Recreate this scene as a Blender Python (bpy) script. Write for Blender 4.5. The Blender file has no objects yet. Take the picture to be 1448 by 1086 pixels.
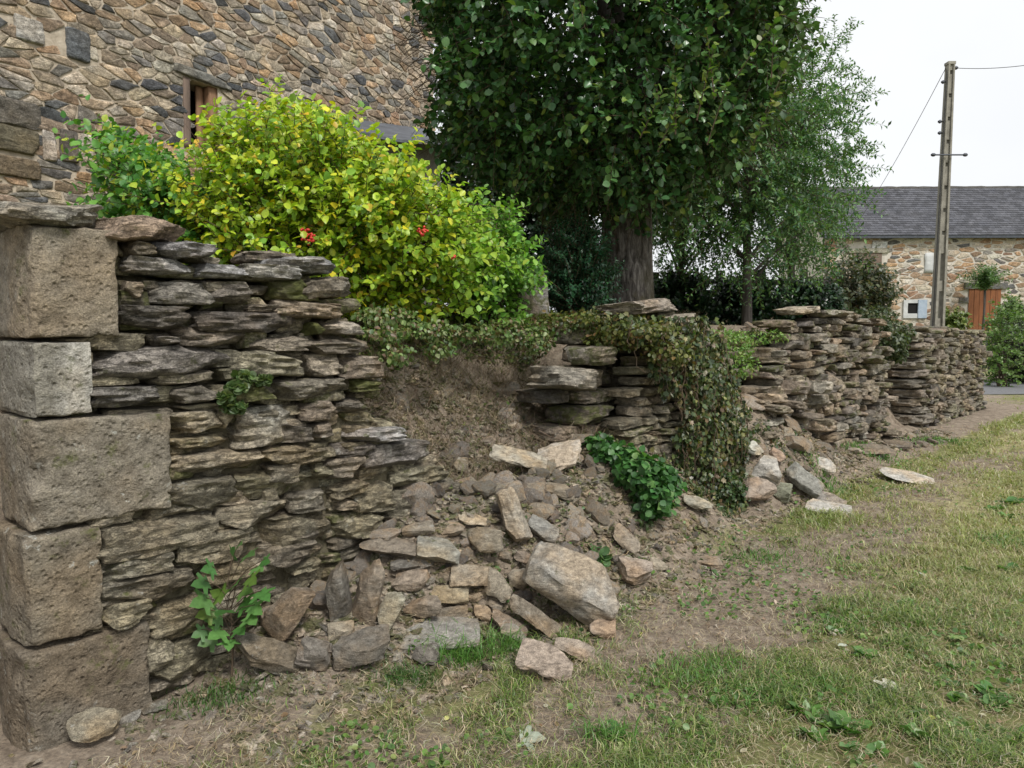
import bpy, math
import numpy as np
from mathutils import Vector, Matrix, Euler
R = math.radians
SC = bpy.context.scene
COL = SC.collection
rng = np.random.default_rng(7)

# ------------------------------------------------------------------ camera model
CAM = np.array([0.0, 0.0, 1.55]); PITCH = R(4.0); FPX = 1050.0
FW = np.array([0, math.cos(PITCH), -math.sin(PITCH)])
UP = np.array([0, math.sin(PITCH), math.cos(PITCH)])
RT = np.array([1.0, 0, 0])
def ray(px, py):
    d = FW + (px - 724) / FPX * RT + (543 - py) / FPX * UP
    return d / d[1]
# wall frame: u along the wall, v towards the path, z up
W0 = np.array([-1.80, 2.75, 0.0]); ang = math.atan2(.727, .687)
DU = np.array([math.cos(ang), math.sin(ang), 0]); DN = np.array([math.sin(ang), -math.cos(ang), 0])
def V(u, v, z=0): return W0 + DU * u + DN * v + np.array([0, 0, z])
def uv_of(x, y):
    dx, dy = x - W0[0], y - W0[1]
    return dx * DU[0] + dy * DU[1], dx * DN[0] + dy * DN[1]
def on_wall(px, py, v=0.0):
    d = ray(px, py); p0 = W0 + DN * v
    t = np.dot(p0 - CAM, DN) / np.dot(d, DN); p = CAM + d * t
    return uv_of(p[0], p[1])[0], p[2]

# ------------------------------------------------------------------ noise
def _h(ix, iy, iz, s):
    M = 0xFFFFFFFF
    n = (ix * 374761393 + iy * 668265263 + iz * 2147483647 + s * 144665 + 1013904223) & M
    n = ((n ^ (n >> 13)) * 1274126177) & M
    n = ((n ^ (n >> 16)) * 2246822519) & M
    return (n ^ (n >> 15)) / 2147483648.0 - 1.0
def vn(P, s=0):
    P = np.asarray(P, float); i = np.floor(P).astype(np.int64); f = P - i; f = f * f * (3 - 2 * f)
    r = 0
    for a in (0, 1):
        for b in (0, 1):
            for c in (0, 1):
                w = (f[:, 0] if a else 1 - f[:, 0]) * (f[:, 1] if b else 1 - f[:, 1]) * (f[:, 2] if c else 1 - f[:, 2])
                r = r + w * _h(i[:, 0] + a, i[:, 1] + b, i[:, 2] + c, s)
    return r
def fbm(P, o=4, s=0):
    r = 0; a = 1.0; t = 0; P = np.asarray(P, float)
    for k in range(o):
        r = r + a * vn(P * 2 ** k + 13.7 * k, s + k); t += a; a *= .5
    return r / t
def sst(a, b, x):
    t = np.clip((x - a) / (b - a), 0, 1); return t * t * (3 - 2 * t)
def nrm(a): return a / (np.linalg.norm(a, axis=-1, keepdims=True) + 1e-9)

# ------------------------------------------------------------------ ground height
def slope_w(u):
    w1 = sst(1.2, 2.0, u) * (1 - sst(4.1, 4.9, u))
    w2 = sst(5.0, 5.9, u) * (1 - sst(6.7, 7.9, u))
    w3 = .95 * sst(10.2, 10.4, u) * (1 - sst(11.9, 12.1, u))
    return w1, w2, w3
def G(x, y):
    x = np.asarray(x, float); y = np.asarray(y, float)
    u, v = uv_of(x, y)
    T = 1.62 + .06 * vn(np.stack([x * .8, y * .8, x * 0], -1).reshape(-1, 3), 3).reshape(x.shape)
    end = (1 - sst(16.3, 17.6, u)) * sst(-1.2, -.35, u)
    T = T * end
    zw = T * sst(-.28, -.5, v)
    vv = v
    def prof(vf, vb, zb, p=1.0):
        t = np.clip((vf - vv) / (vf - vb), 0, 1)
        return np.minimum(T, T * (zb * t ** .9 + (1 - zb) * t ** 2.6))
    z1 = prof(np.interp(u, [1.2, 1.9, 2.6, 3.5, 4.3], [.22, .52, .85, .9, .7]), -1.55, .62); z2 = prof(.55, -1.15, .8); z3 = prof(.1, -1.15, .2)
    w1, w2, w3 = slope_w(u)
    z = zw * (1 - w1) + z1 * w1
    z = z * (1 - w2) + z2 * w2
    z = z * (1 - w3) + z3 * w3
    # rubble bank along the wall foot
    hp_ = .16 * np.exp(-((u - 2.05) / .62) ** 2 - ((v - .3) / .3) ** 2); z = z + hp_
    foot = np.exp(-((v - .05) / .38) ** 2) * (v > -3)
    z = z + foot * (.16 * sst(.5, 1.2, u) * (1 - sst(4.2, 5, u)) + .15 * sst(5.0, 5.8, u) * (1 - sst(8.5, 10, u)) + .05 * sst(.4, 1.1, u)) * (v > -.2) * (u < 17) - .045 * sst(.9, .3, u) * (v > -.3) * (np.abs(v) < 2)
    P = np.stack([x.ravel(), y.ravel(), 0 * x.ravel()], -1)
    n1 = fbm(P * 1.3, 3, 11).reshape(x.shape); n2 = fbm(P * 6, 3, 17).reshape(x.shape)
    bank = np.clip(w1 + w2, 0, 1) * sst(1.1, .3, v) * sst(-3, -1.4, v)
    near = 1 - sst(25, 40, y)
    z = z + near * (.025 * n1 + .012 * n2) + bank * (.13 * n1 + .085 * n2)
    far = sst(25, 39, y) * 1.65 * (1 - end * sst(-.2, -.5, v))
    return z + far
def g1(x, y): return float(G(np.array([x]), np.array([y]))[0])
def hit(px, py, t0=2.0, t1=70):
    d = ray(px, py); t = np.linspace(t0, t1, 3500) if t1 > 20 else np.linspace(t0, t1, 1500)
    P = CAM[None] + d[None] * t[:, None]
    b = np.where(P[:, 2] < G(P[:, 0], P[:, 1]))[0]
    return P[b[0]] if len(b) else P[-1]

# ------------------------------------------------------------------ object helpers
def tag(o, label=None, cat=None, group=None, kind=None):
    if label: o['label'] = label
    if cat: o['category'] = cat; o['kind'] = 'thing'
    if group: o['group'] = group
    if kind: o['kind'] = kind
    return o
def empty(name, loc=(0, 0, 0), rz=0, **k):
    o = bpy.data.objects.new(name, None); COL.objects.link(o)
    o.location = loc; o.rotation_euler = (0, 0, rz); o.empty_display_size = .1
    return tag(o, **k)
def mesh(name, verts, faces, mat, parent=None, col=None, smooth=True, sharp=None, loc=None, rot=None):
    """faces: list of int arrays (n,k)"""
    me = bpy.data.meshes.new(name)
    verts = np.asarray(verts, np.float32)
    faces = [np.asarray(f, np.int32) for f in faces if len(f)]
    loops = np.concatenate([f.ravel() for f in faces])
    tot = np.concatenate([np.full(len(f), f.shape[1], np.int32) for f in faces])
    start = np.concatenate([[0], np.cumsum(tot)[:-1]]).astype(np.int32)
    me.vertices.add(len(verts)); me.vertices.foreach_set('co', verts.ravel())
    me.loops.add(len(loops)); me.loops.foreach_set('vertex_index', loops)
    me.polygons.add(len(tot)); me.polygons.foreach_set('loop_start', start); me.polygons.foreach_set('loop_total', tot)
    me.polygons.foreach_set('use_smooth', np.full(len(tot), smooth))
    me.update(calc_edges=True)
    if sharp is not None: me.set_sharp_from_angle(angle=R(sharp))
    if col is not None:
        col = np.asarray(col, np.float32)
        if col.ndim == 1: col = np.tile(col, (len(verts), 1))
        c4 = np.ones((len(verts), 4), np.float32); c4[:, :3] = col[:, :3]
        if col.shape[1] > 3: c4[:, 3] = col[:, 3]
        a = me.color_attributes.new('Col', 'FLOAT_COLOR', 'POINT'); a.data.foreach_set('color', c4.ravel())
    me.materials.append(mat)
    o = bpy.data.objects.new(name, me); COL.objects.link(o)
    if parent: o.parent = parent
    if loc is not None: o.location = loc
    if rot is not None: o.rotation_euler = rot
    return o
class Soup:
    def __init__(s): s.v = []; s.f = {}; s.c = []; s.n = 0
    def add(s, v, faces, col=(1, 1, 1)):
        v = np.asarray(v, float)
        for f in faces:
            f = np.asarray(f)
            if len(f): s.f.setdefault(f.shape[1], []).append(f + s.n)
        s.v.append(v); c = np.asarray(col, float)
        s.c.append(np.tile(c, (len(v), 1)) if c.ndim == 1 else c); s.n += len(v)
    def build(s, name, mat, parent=None, **k):
        return mesh(name, np.concatenate(s.v), [np.concatenate(f) for f in s.f.values()], mat, parent, col=np.concatenate(s.c), **k)

_tc = {}
def cube_grid(nx, ny, nz):
    key = (nx, ny, nz)
    if key in _tc: return _tc[key]
    idx = {}; vs = []; fs = []
    def vid(i, j, k):
        t = (i, j, k)
        if t not in idx: idx[t] = len(vs); vs.append((2 * i / nx - 1, 2 * j / ny - 1, 2 * k / nz - 1))
        return idx[t]
    for i in range(nx):
        for j in range(ny):
            fs.append([vid(i, j, 0), vid(i, j + 1, 0), vid(i + 1, j + 1, 0), vid(i + 1, j, 0)])
            fs.append([vid(i, j, nz), vid(i + 1, j, nz), vid(i + 1, j + 1, nz), vid(i, j + 1, nz)])
    for i in range(nx):
        for k in range(nz):
            fs.append([vid(i, 0, k), vid(i + 1, 0, k), vid(i + 1, 0, k + 1), vid(i, 0, k + 1)])
            fs.append([vid(i, ny, k), vid(i, ny, k + 1), vid(i + 1, ny, k + 1), vid(i + 1, ny, k)])
    for j in range(ny):
        for k in range(nz):
            fs.append([vid(0, j, k), vid(0, j, k + 1), vid(0, j + 1, k + 1), vid(0, j + 1, k)])
            fs.append([vid(nx, j, k), vid(nx, j + 1, k), vid(nx, j + 1, k + 1), vid(nx, j, k + 1)])
    _tc[key] = (np.array(vs), np.array(fs)); return _tc[key]

def rock(L, D, H, seed, n=(12, 8, 6), sup=5.0, cuts=5, depth=(.72, .98), strata=.07, rough=.03, flatcut=.5, ridge=.0):
    """a broken stone L x D x H: superellipsoid, chopped by random planes, with layered edges"""
    r = np.random.default_rng(seed)
    P, F = cube_grid(*n); P = P.copy()
    # concentrate grid a bit
    P = np.sin(P * 1.25) / math.sin(1.25)
    k = sup
    P = P / ((np.abs(P) ** k).sum(1) ** (1 / k))[:, None] * .98
    for c in range(cuts):
        nn = r.normal(size=3); nn[2] *= flatcut; nn /= np.linalg.norm(nn)
        d = r.uniform(*depth) * (1 + .28 * (np.abs(nn) ** 1).sum() - .28)
        q = P @ nn - d
        P = P - np.clip(q, 0, None)[:, None] * nn
    S = np.array([L, D, H]) / 2
    W = P * S
    ms = (L * D * H) ** (1 / 3)
    off = r.uniform(-50, 50, 3)
    if strata:
        lay = vn(np.stack([W[:, 0] * 3 / ms + off[0], W[:, 1] * 3 / ms, W[:, 2] / H * 7 + off[2]], -1), 5)
        W[:, 0] += lay * strata * min(L, ms * 1.2) * np.sign(P[:, 0]) * np.abs(P[:, 0]) ** 2
        W[:, 1] += lay * strata * min(D, ms * 1.2) * np.sign(P[:, 1]) * np.abs(P[:, 1]) ** 2
    q1 = np.stack([fbm(W * 2.2 / ms + off + 9 * j, 3, 21 + j) for j in range(3)], -1)
    W = W + q1 * rough * ms * np.array([1.3, 1.3, 1.0])
    q2 = vn(W * 11 / ms + off, 31)[:, None] * nrm(P) * rough * .35 * ms
    if ridge:
        g = np.abs(fbm(np.stack([W[:, 0] * 5 + off[0], W[:, 1] * 5, W[:, 2] * 38 + off[1]], -1), 3, 41))
        W = W - (np.clip(.28 - g, 0, .28) / .28)[:, None] * nrm(P) * np.array([1, 1, .3]) * ridge
    return W + q2, F
def shade_stone(base, r, n, amt=.16):
    b = np.array(base) * r.uniform(1 - amt, 1 + amt); b = b * (1 + r.normal(0, .012, 3)); return np.clip(b, .01, 1)

# ------------------------------------------------------------------ materials
def mat(name):
    m = bpy.data.materials.new(name); m.use_nodes = True
    nt = m.node_tree; b = nt.nodes['Principled BSDF']
    return m, nt, b
def N(nt, t, **k):
    n = nt.nodes.new(t)
    for a, b in k.items():
        if a.startswith('i_'): n.inputs[a[2:].replace('_', ' ')].default_value = b
        else: setattr(n, a, b)
    return n
def L(nt, a, b): nt.links.new(a, b)
def noise(nt, vec, scale, detail=4, rough=.6, dist=0):
    n = N(nt, 'ShaderNodeTexNoise'); n.inputs['Scale'].default_value = scale; n.inputs['Detail'].default_value = detail
    n.inputs['Roughness'].default_value = rough; n.inputs['Distortion'].default_value = dist
    if vec is not None: L(nt, vec, n.inputs['Vector'])
    return n
def ramp(nt, fac, stops):
    n = N(nt, 'ShaderNodeValToRGB'); e = n.color_ramp.elements
    while len(e) < len(stops): e.new(.5)
    for i, (p, c) in enumerate(stops): e[i].position = p; e[i].color = tuple(c) + (1,) if len(c) == 3 else c
    L(nt, fac, n.inputs['Fac']); return n
def mixc(nt, fac, a, b, blend='MIX'):
    n = N(nt, 'ShaderNodeMix', data_type='RGBA', blend_type=blend)
    for s, val in ((0, fac), (6, a), (7, b)):
        if isinstance(val, (int, float)): n.inputs[s].default_value = val
        elif isinstance(val, (tuple, list)): n.inputs[s].default_value = tuple(val) + (1,) if len(val) == 3 else val
        else: L(nt, val, n.inputs[s])
    return n.outputs[2]
def math_(nt, op, a, b=None, clamp=False):
    n = N(nt, 'ShaderNodeMath', operation=op, use_clamp=clamp)
    for i, val in enumerate((a, b)):
        if val is None: continue
        if isinstance(val, (int, float)): n.inputs[i].default_value = val
        else: L(nt, val, n.inputs[i])
    return n.outputs[0]
def bump(nt, b, h, strength, dist):
    n = N(nt, 'ShaderNodeBump'); n.inputs['Strength'].default_value = strength; n.inputs['Distance'].default_value = dist
    L(nt, h, n.inputs['Height']); L(nt, n.outputs[0], b.inputs['Normal']); return n

def stone_material(name, scale=1.0, lichen=.5, moss=.3, strat=(1, 1, 5), pit=0, dirt=.5, cdark=.55, clight=1.45, bdist=.012, mosscol=(.075, .085, .02), crack=.3):
    m, nt, b = mat(name)
    at = N(nt, 'ShaderNodeAttribute', attribute_name='Col')
    tc = N(nt, 'ShaderNodeTexCoord'); oi = N(nt, 'ShaderNodeObjectInfo')
    add = N(nt, 'ShaderNodeVectorMath', operation='ADD')
    sc = N(nt, 'ShaderNodeVectorMath', operation='SCALE'); sc.inputs['Scale'].default_value = 37.0
    L(nt, oi.outputs['Random'], sc.inputs[0]); L(nt, tc.outputs['Object'], add.inputs[0]); L(nt, sc.outputs[0], add.inputs[1])
    mp = N(nt, 'ShaderNodeMapping'); mp.inputs['Scale'].default_value = [scale * q for q in strat]; L(nt, add.outputs[0], mp.inputs[0])
    V0 = add.outputs[0]; VS = mp.outputs[0]
    n1 = noise(nt, VS, 9, 6, .65, .6); n2 = noise(nt, V0, 26 * scale, 5, .7); n3 = noise(nt, V0, 3.2 * scale, 4, .55)
    n4 = noise(nt, V0, 90 * scale, 3, .7)
    f = ramp(nt, n1.outputs['Fac'], [(.28, (cdark * .8,) * 3), (.42, (cdark * 1.35,) * 3), (.52, (1, 1, 1)), (.70, (clight,) * 3)])
    c = mixc(nt, 1.0, at.outputs['Color'], f.outputs[0], 'MULTIPLY')
    g = ramp(nt, n2.outputs['Fac'], [(.33, (.55, .53, .50)), (.5, (1, 1, 1)), (.7, (1.38, 1.37, 1.33))])
    c = mixc(nt, .85, c, g.outputs[0], 'MULTIPLY')
    nk = noise(nt, VS, 11, 6, .75, .35); ck = ramp(nt, math_(nt, 'ABSOLUTE', math_(nt, 'SUBTRACT', nk.outputs['Fac'], .5)), [(.0, (0, 0, 0)), (.035, (1, 1, 1))])
    c = mixc(nt, math_(nt, 'MULTIPLY', math_(nt, 'SUBTRACT', 1.0, ck.outputs[0]), crack), c, (.03, .024, .017))
    ng = noise(nt, V0, 190 * scale, 2, .6); gg = ramp(nt, ng.outputs['Fac'], [(.35, (.68, .67, .65)), (.5, (1, 1, 1)), (.66, (1.4, 1.39, 1.36))])
    c = mixc(nt, .8, c, gg.outputs[0], 'MULTIPLY')
    # brown staining
    st = ramp(nt, n3.outputs['Fac'], [(.45, (0, 0, 0)), (.62, (1, 1, 1))])
    c = mixc(nt, math_(nt, 'MULTIPLY', st.outputs[0], dirt), c, mixc(nt, 1.0, c, (1.08, .90, .70), 'MULTIPLY'))
    # lichen
    n5 = noise(nt, V0, 14 * scale, 6, .75)
    lr = ramp(nt, n5.outputs['Fac'], [(.60, (0, 0, 0)), (.66, (1, 1, 1))])
    n6 = noise(nt, V0, 1.7 * scale, 3, .5)
    lm = ramp(nt, n6.outputs['Fac'], [(.42, (0, 0, 0)), (.6, (1, 1, 1))])
    la = math_(nt, 'MULTIPLY', math_(nt, 'MULTIPLY', lr.outputs[0], lm.outputs[0]), lichen)
    c = mixc(nt, la, c, (.42, .42, .38))
    # small pale flecks
    fl = ramp(nt, n4.outputs['Fac'], [(.68, (0, 0, 0)), (.72, (1, 1, 1))])
    c = mixc(nt, math_(nt, 'MULTIPLY', fl.outputs[0], .4), c, (.40, .37, .32))
    # moss: attribute alpha carries how mossy the stone is
    n7 = noise(nt, V0, 11 * scale, 5, .7)
    mr = ramp(nt, math_(nt, 'ADD', n7.outputs['Fac'], math_(nt, 'MULTIPLY', at.outputs['Alpha'], .25)), [(.74 - moss * .25, (0, 0, 0)), (.84 - moss * .25, (1, 1, 1))])
    c = mixc(nt, math_(nt, 'MULTIPLY', mr.outputs[0], .75), c, mosscol)
    L(nt, c, b.inputs['Base Color'])
    b.inputs['Roughness'].default_value = .88
    b.inputs['Specular IOR Level'].default_value = .3
    h = math_(nt, 'ADD', math_(nt, 'MULTIPLY', n1.outputs['Fac'], 1.0), math_(nt, 'MULTIPLY', n2.outputs['Fac'], .55))
    h = math_(nt, 'ADD', h, math_(nt, 'MULTIPLY', n4.outputs['Fac'], .22))
    h = math_(nt, 'ADD', h, math_(nt, 'MULTIPLY', ck.outputs[0], crack))
    if pit:
        vo = N(nt, 'ShaderNodeTexVoronoi'); vo.inputs['Scale'].default_value = 42 * scale; L(nt, V0, vo.inputs['Vector'])
        pr = ramp(nt, vo.outputs['Distance'], [(.0, (0, 0, 0)), (.35, (1, 1, 1))])
        h = math_(nt, 'ADD', h, math_(nt, 'MULTIPLY', pr.outputs[0], pit))
    bump(nt, b, h, 1.0, bdist * 1.5)
    return m
M_WALL = stone_material('slate_walling', 1.0, .5, .30, (1, 1, 3.0), crack=.22)
M_FAR = stone_material('slate_walling_far', .7, .4, .32, (1, 1, 2.2), bdist=.014, crack=.15)
M_BLOCK = stone_material('hewn_block', .8, .9, .34, (1, 1, 1.3), pit=.4, dirt=.5, bdist=.015, crack=.0, cdark=.7, clight=1.3)
M_RUB = stone_material('rubble_stone', 1.3, .5, .12, (1, 1, 3.5), dirt=.8, bdist=.010, crack=.08, cdark=.62, clight=1.3)
M_HOUSE = stone_material('house_rubble', .5, .15, .0, (1, 1, 2), bdist=.02, cdark=.65, crack=.15)

def simple(name, c1, c2, scale=8, rough=.9, bd=.01, strat=(1, 1, 1), c3=None, attr=False, bs=.7):
    m, nt, b = mat(name)
    tc = N(nt, 'ShaderNodeTexCoord'); mp = N(nt, 'ShaderNodeMapping'); mp.inputs['Scale'].default_value = strat
    L(nt, tc.outputs['Object'], mp.inputs[0])
    n = noise(nt, mp.outputs[0], scale, 6, .65, .3)
    st = [(.32, c1), (.68, c2)] if c3 is None else [(.3, c1), (.52, c2), (.7, c3)]
    c = ramp(nt, n.outputs['Fac'], st).outputs[0]
    if attr:
        at = N(nt, 'ShaderNodeAttribute', attribute_name='Col'); c = mixc(nt, 1.0, c, at.outputs['Color'], 'MULTIPLY')
    L(nt, c, b.inputs['Base Color']); b.inputs['Roughness'].default_value = rough
    n2 = noise(nt, mp.outputs[0], scale * 4, 4, .7)
    bump(nt, b, math_(nt, 'ADD', n.outputs['Fac'], math_(nt, 'MULTIPLY', n2.outputs['Fac'], .4)), bs, bd)
    return m
def leaf_material(name, rough=.45, trans=.3, spec=.4, tboost=(1.3, 1.5, .6)):
    m, nt, b = mat(name)
    at = N(nt, 'ShaderNodeAttribute', attribute_name='Col')
    tc = N(nt, 'ShaderNodeTexCoord'); n = noise(nt, tc.outputs['Object'], 60, 3, .6)
    v = ramp(nt, n.outputs['Fac'], [(.3, (.82, .82, .82)), (.7, (1.15, 1.15, 1.15))])
    c = mixc(nt, 1.0, at.outputs['Color'], v.outputs[0], 'MULTIPLY')
    L(nt, c, b.inputs['Base Color']); b.inputs['Roughness'].default_value = rough; b.inputs['Specular IOR Level'].default_value = spec
    t = N(nt, 'ShaderNodeBsdfTranslucent'); L(nt, mixc(nt, 1.0, c, tboost, 'MULTIPLY'), t.inputs['Color'])
    mx = N(nt, 'ShaderNodeMixShader'); mx.inputs[0].default_value = trans
    L(nt, b.outputs[0], mx.inputs[1]); L(nt, t.outputs[0], mx.inputs[2])
    L(nt, mx.outputs[0], nt.nodes['Material Output'].inputs['Surface'])
    return m
M_LEAF = leaf_material('leaf', .42, .28, .5)
M_LEAFDK = leaf_material('leaf_glossy', .34, .15, .55, (1.1, 1.3, .6))
M_DRY = leaf_material('dry_leaf', .8, .2, .2, (1.1, 1, .8))
M_BARK = simple('bark', (.028, .024, .022), (.12, .105, .095), 10, .95, .03, (1, 1, .22), bs=1)
M_TWIG = simple('twig', (.05, .035, .022), (.13, .09, .055), 20, .9, .004)
M_MORTAR = simple('lime_mortar', (.32, .265, .20), (.47, .40, .31), 9, .95, .02, c3=(.58, .51, .41))
M_MORTARW = simple('pale_mortar', (.46, .42, .36), (.62, .58, .51), 3, .95, .02)
M_EARTHCORE = simple('wall_earth_fill', (.06, .05, .03), (.20, .175, .115), 22, 1, .03)
M_WOOD = simple('weathered_wood', (.16, .085, .045), (.34, .20, .115), 14, .8, .006, (1, 1, .08))
M_WOODDK = simple('dark_wood', (.02, .016, .012), (.05, .04, .03), 14, .8, .006, (1, 1, .1))
M_DOOR = simple('orange_brown_wood', (.14, .047, .016), (.28, .10, .03), 9, .7, .01, (3, 3, .15))
M_GREYWOOD = simple('grey_brown_wood', (.12, .085, .065), (.22, .16, .125), 9, .85, .01, (3, 3, .2))
M_SLATE = simple('slate_sheet', (.05, .055, .065), (.12, .13, .15), 5, .6, .01)
M_CONC = simple('concrete', (.17, .16, .135), (.31, .295, .25), 7, .9, .01)
M_BLUE = simple('pale_blue_paint', (.28, .35, .44), (.42, .49, .57), 5, .6, .004)
M_WHITE = simple('white_paint', (.40, .41, .41), (.58, .59, .58), 3, .7, .004)
M_METAL = simple('dark_metal', (.03, .035, .045), (.07, .08, .10), 9, .5, .003)
M_DARK = simple('unlit_interior', (.006, .006, .006), (.012, .011, .01), 5, 1, .001)
M_WIRE = simple('cable', (.03, .03, .03), (.05, .05, .05), 9, .7, .001)
M_BERRY = simple('berry', (.42, .02, .015), (.60, .05, .03), 9, .3, .001)
M_ASPH = simple('asphalt', (.10, .10, .105), (.17, .17, .175), 30, .9, .006)
M_MOSSBARK = M_BARK

# roof slates
def roof_mat():
    m, nt, b = mat('slate_roof')
    tc = N(nt, 'ShaderNodeTexCoord'); at = N(nt, 'ShaderNodeAttribute', attribute_name='Col')
    n = noise(nt, tc.outputs['Object'], 1.4, 6, .75); n2 = noise(nt, tc.outputs['Object'], 11, 5, .8)
    c = ramp(nt, n2.outputs['Fac'], [(.35, (.6, .6, .6)), (.6, (1, 1, 1)), (.72, (1.9, 1.85, 1.75))]).outputs[0]
    c = mixc(nt, 1.0, at.outputs['Color'], c, 'MULTIPLY')
    c2 = ramp(nt, n.outputs['Fac'], [(.35, (.8, .8, .82)), (.65, (1.2, 1.17, 1.12))]).outputs[0]
    c = mixc(nt, 1.0, c, c2, 'MULTIPLY')
    L(nt, c, b.inputs['Base Color']); b.inputs['Roughness'].default_value = .75
    return m
M_ROOF = roof_mat()

# ground: earth with colour zones from the attribute
def ground_mat():
    m, nt, b = mat('earth_and_turf')
    tc = N(nt, 'ShaderNodeTexCoord'); at = N(nt, 'ShaderNodeAttribute', attribute_name='Col')
    P = tc.outputs['Object']
    a = noise(nt, P, 1.3, 8, .7); bb = noise(nt, P, 9, 8, .75); c_ = noise(nt, P, 55, 5, .75); d = noise(nt, P, 160, 3, .7)
    dirt = ramp(nt, bb.outputs['Fac'], [(.3, (.12, .094, .07)), (.52, (.27, .22, .17)), (.72, (.41, .35, .28))]).outputs[0]
    turf = ramp(nt, bb.outputs['Fac'], [(.3, (.09, .105, .038)), (.5, (.18, .19, .075)), (.7, (.29, .27, .14))]).outputs[0]
    straw = ramp(nt, bb.outputs['Fac'], [(.3, (.22, .205, .10)), (.5, (.34, .31, .16)), (.7, (.44, .40, .23))]).outputs[0]
    sp = N(nt, 'ShaderNodeSeparateColor'); L(nt, at.outputs['Color'], sp.inputs[0])
    def mask(s, lo=.42, hi=.58):
        x = math_(nt, 'ADD', s, math_(nt, 'MULTIPLY', math_(nt, 'SUBTRACT', math_(nt, 'ADD', math_(nt, 'MULTIPLY', a.outputs['Fac'], .5), math_(nt, 'MULTIPLY', bb.outputs['Fac'], .5)), .5), 1.6))
        return ramp(nt, x, [(lo, (0, 0, 0)), (hi, (1, 1, 1))]).outputs[0]
    c = mixc(nt, mask(sp.outputs[0]), dirt, turf); c = mixc(nt, mask(sp.outputs[1]), c, straw)
    v = ramp(nt, c_.outputs['Fac'], [(.3, (.6, .6, .6)), (.5, (1, 1, 1)), (.7, (1.4, 1.38, 1.33))]).outputs[0]
    c = mixc(nt, 1.0, c, v, 'MULTIPLY')
    L(nt, c, b.inputs['Base Color']); b.inputs['Roughness'].default_value = 1; b.inputs['Specular IOR Level'].default_value = .15
    h = math_(nt, 'ADD', bb.outputs['Fac'], math_(nt, 'ADD', math_(nt, 'MULTIPLY', c_.outputs['Fac'], .5), math_(nt, 'MULTIPLY', d.outputs['Fac'], .2)))
    bump(nt, b, h, .9, .03)
    return m
M_GROUND = ground_mat()

# ------------------------------------------------------------------ ground sheet
def axis(lo, hi, step, far, g=1.12):
    a = list(np.arange(lo, hi + 1e-6, step)); s = step; x = a[-1]
    while x < far: s *= g; x += s; a.append(x)
    s = step; x = a[0]; b = []
    while x > -far: s *= g; x -= s; b.append(x)
    return np.array(b[::-1] + a)
def zones(x, y):
    """(turf, straw) amounts over the ground"""
    P = np.stack([x, y, 0 * x], -1); u, v = uv_of(x, y)
    px = 724 + FPX * x / np.maximum(y, .5)
    turf = .36 + .6 * fbm(P * .9, 3, 51)
    straw = (sst(.8, 3.2, x - .12 * y) * .66 * sst(3.0, 4.6, y) + .06) * (1 - .75 * sst(9, 15, y)) + .4 * fbm(P * .7, 4, 61)
    turf -= .5 * np.exp(-((v - .3) / .3) ** 2) * sst(6.5, 8.5, u) * (u < 18)
    gs = np.exp(-((v - .78) / .26) ** 2) * sst(4.3, 5.5, u) * (u < 20); turf += .6 * gs; straw -= .4 * gs
    tr = np.exp(-((v - 1.32 - .12 * np.sin(u * 1.3)) / .36) ** 2) * sst(.2, 1.5, u) * sst(24, 18, u); turf -= .47 * tr; straw -= .22 * tr * sst(16, 6, u)
    turf += .08 * sst(3.6, 2.6, y)                       # near turf
    turf += .35 * sst(700, 1000, px) * sst(4.3, 3.2, y)    # lower right
    bare = np.exp(-((u - 2.8) / 1.5) ** 2) * np.exp(-((v - 1.35) / .45) ** 2)
    bare2 = np.exp(-((x - 1.0) / 1.0) ** 2) * np.exp(-((y - 2.7) / .3) ** 2) * .3
    turf -= .2 * bare + bare2
    turf += .55 * sst(1.75, 2.2, v) * sst(.6, 1.4, x)
    bank = sst(.7, .2, v) * sst(-2.4, -1.2, v) * (u < 17)
    turf -= .6 * bank; straw -= .8 * bank
    turf = turf + .6 * sst(-1.6, -2.4, v) * (u < 16.5)
    turf += sst(24, 30, y) * .5
    return np.clip(turf, 0, 1), np.clip(straw, 0, 1)
ua = axis(-2.5, 12.5, .05, 420); va = axis(-2.6, 3.2, .045, 420)
UU, VV = np.meshgrid(ua, va, indexing='ij')
X = W0[0] + DU[0] * UU + DN[0] * VV; Y = W0[1] + DU[1] * UU + DN[1] * VV
Z = G(X, Y)
nu, nv = UU.shape; I = np.arange(nu * nv).reshape(nu, nv)
F = np.stack([I[:-1, :-1], I[:-1, 1:], I[1:, 1:], I[1:, :-1]], -1).reshape(-1, 4)[:, ::-1]
tf, stw = zones(X.ravel(), Y.ravel())
ground = mesh('ground', np.stack([X.ravel(), Y.ravel(), Z.ravel()], -1), [F], M_GROUND, col=np.stack([tf, stw, 0 * tf], -1))
tag(ground, kind='structure')
# road beyond the wall end
rx = np.linspace(7.5, 70, 60); rw = np.linspace(0, 1, 8)
RX, RW = np.meshgrid(rx, rw, indexing='ij'); RY = 18.3 + RW * 4.7 + (RX - 8) * .02
RZ = G(RX, RY) + .02; I = np.arange(RX.size).reshape(RX.shape)
F = np.stack([I[:-1, :-1], I[1:, :-1], I[1:, 1:], I[:-1, 1:]], -1).reshape(-1, 4)
tag(mesh('road', np.stack([RX.ravel(), RY.ravel(), RZ.ravel()], -1), [F], M_ASPH), kind='structure')

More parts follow.
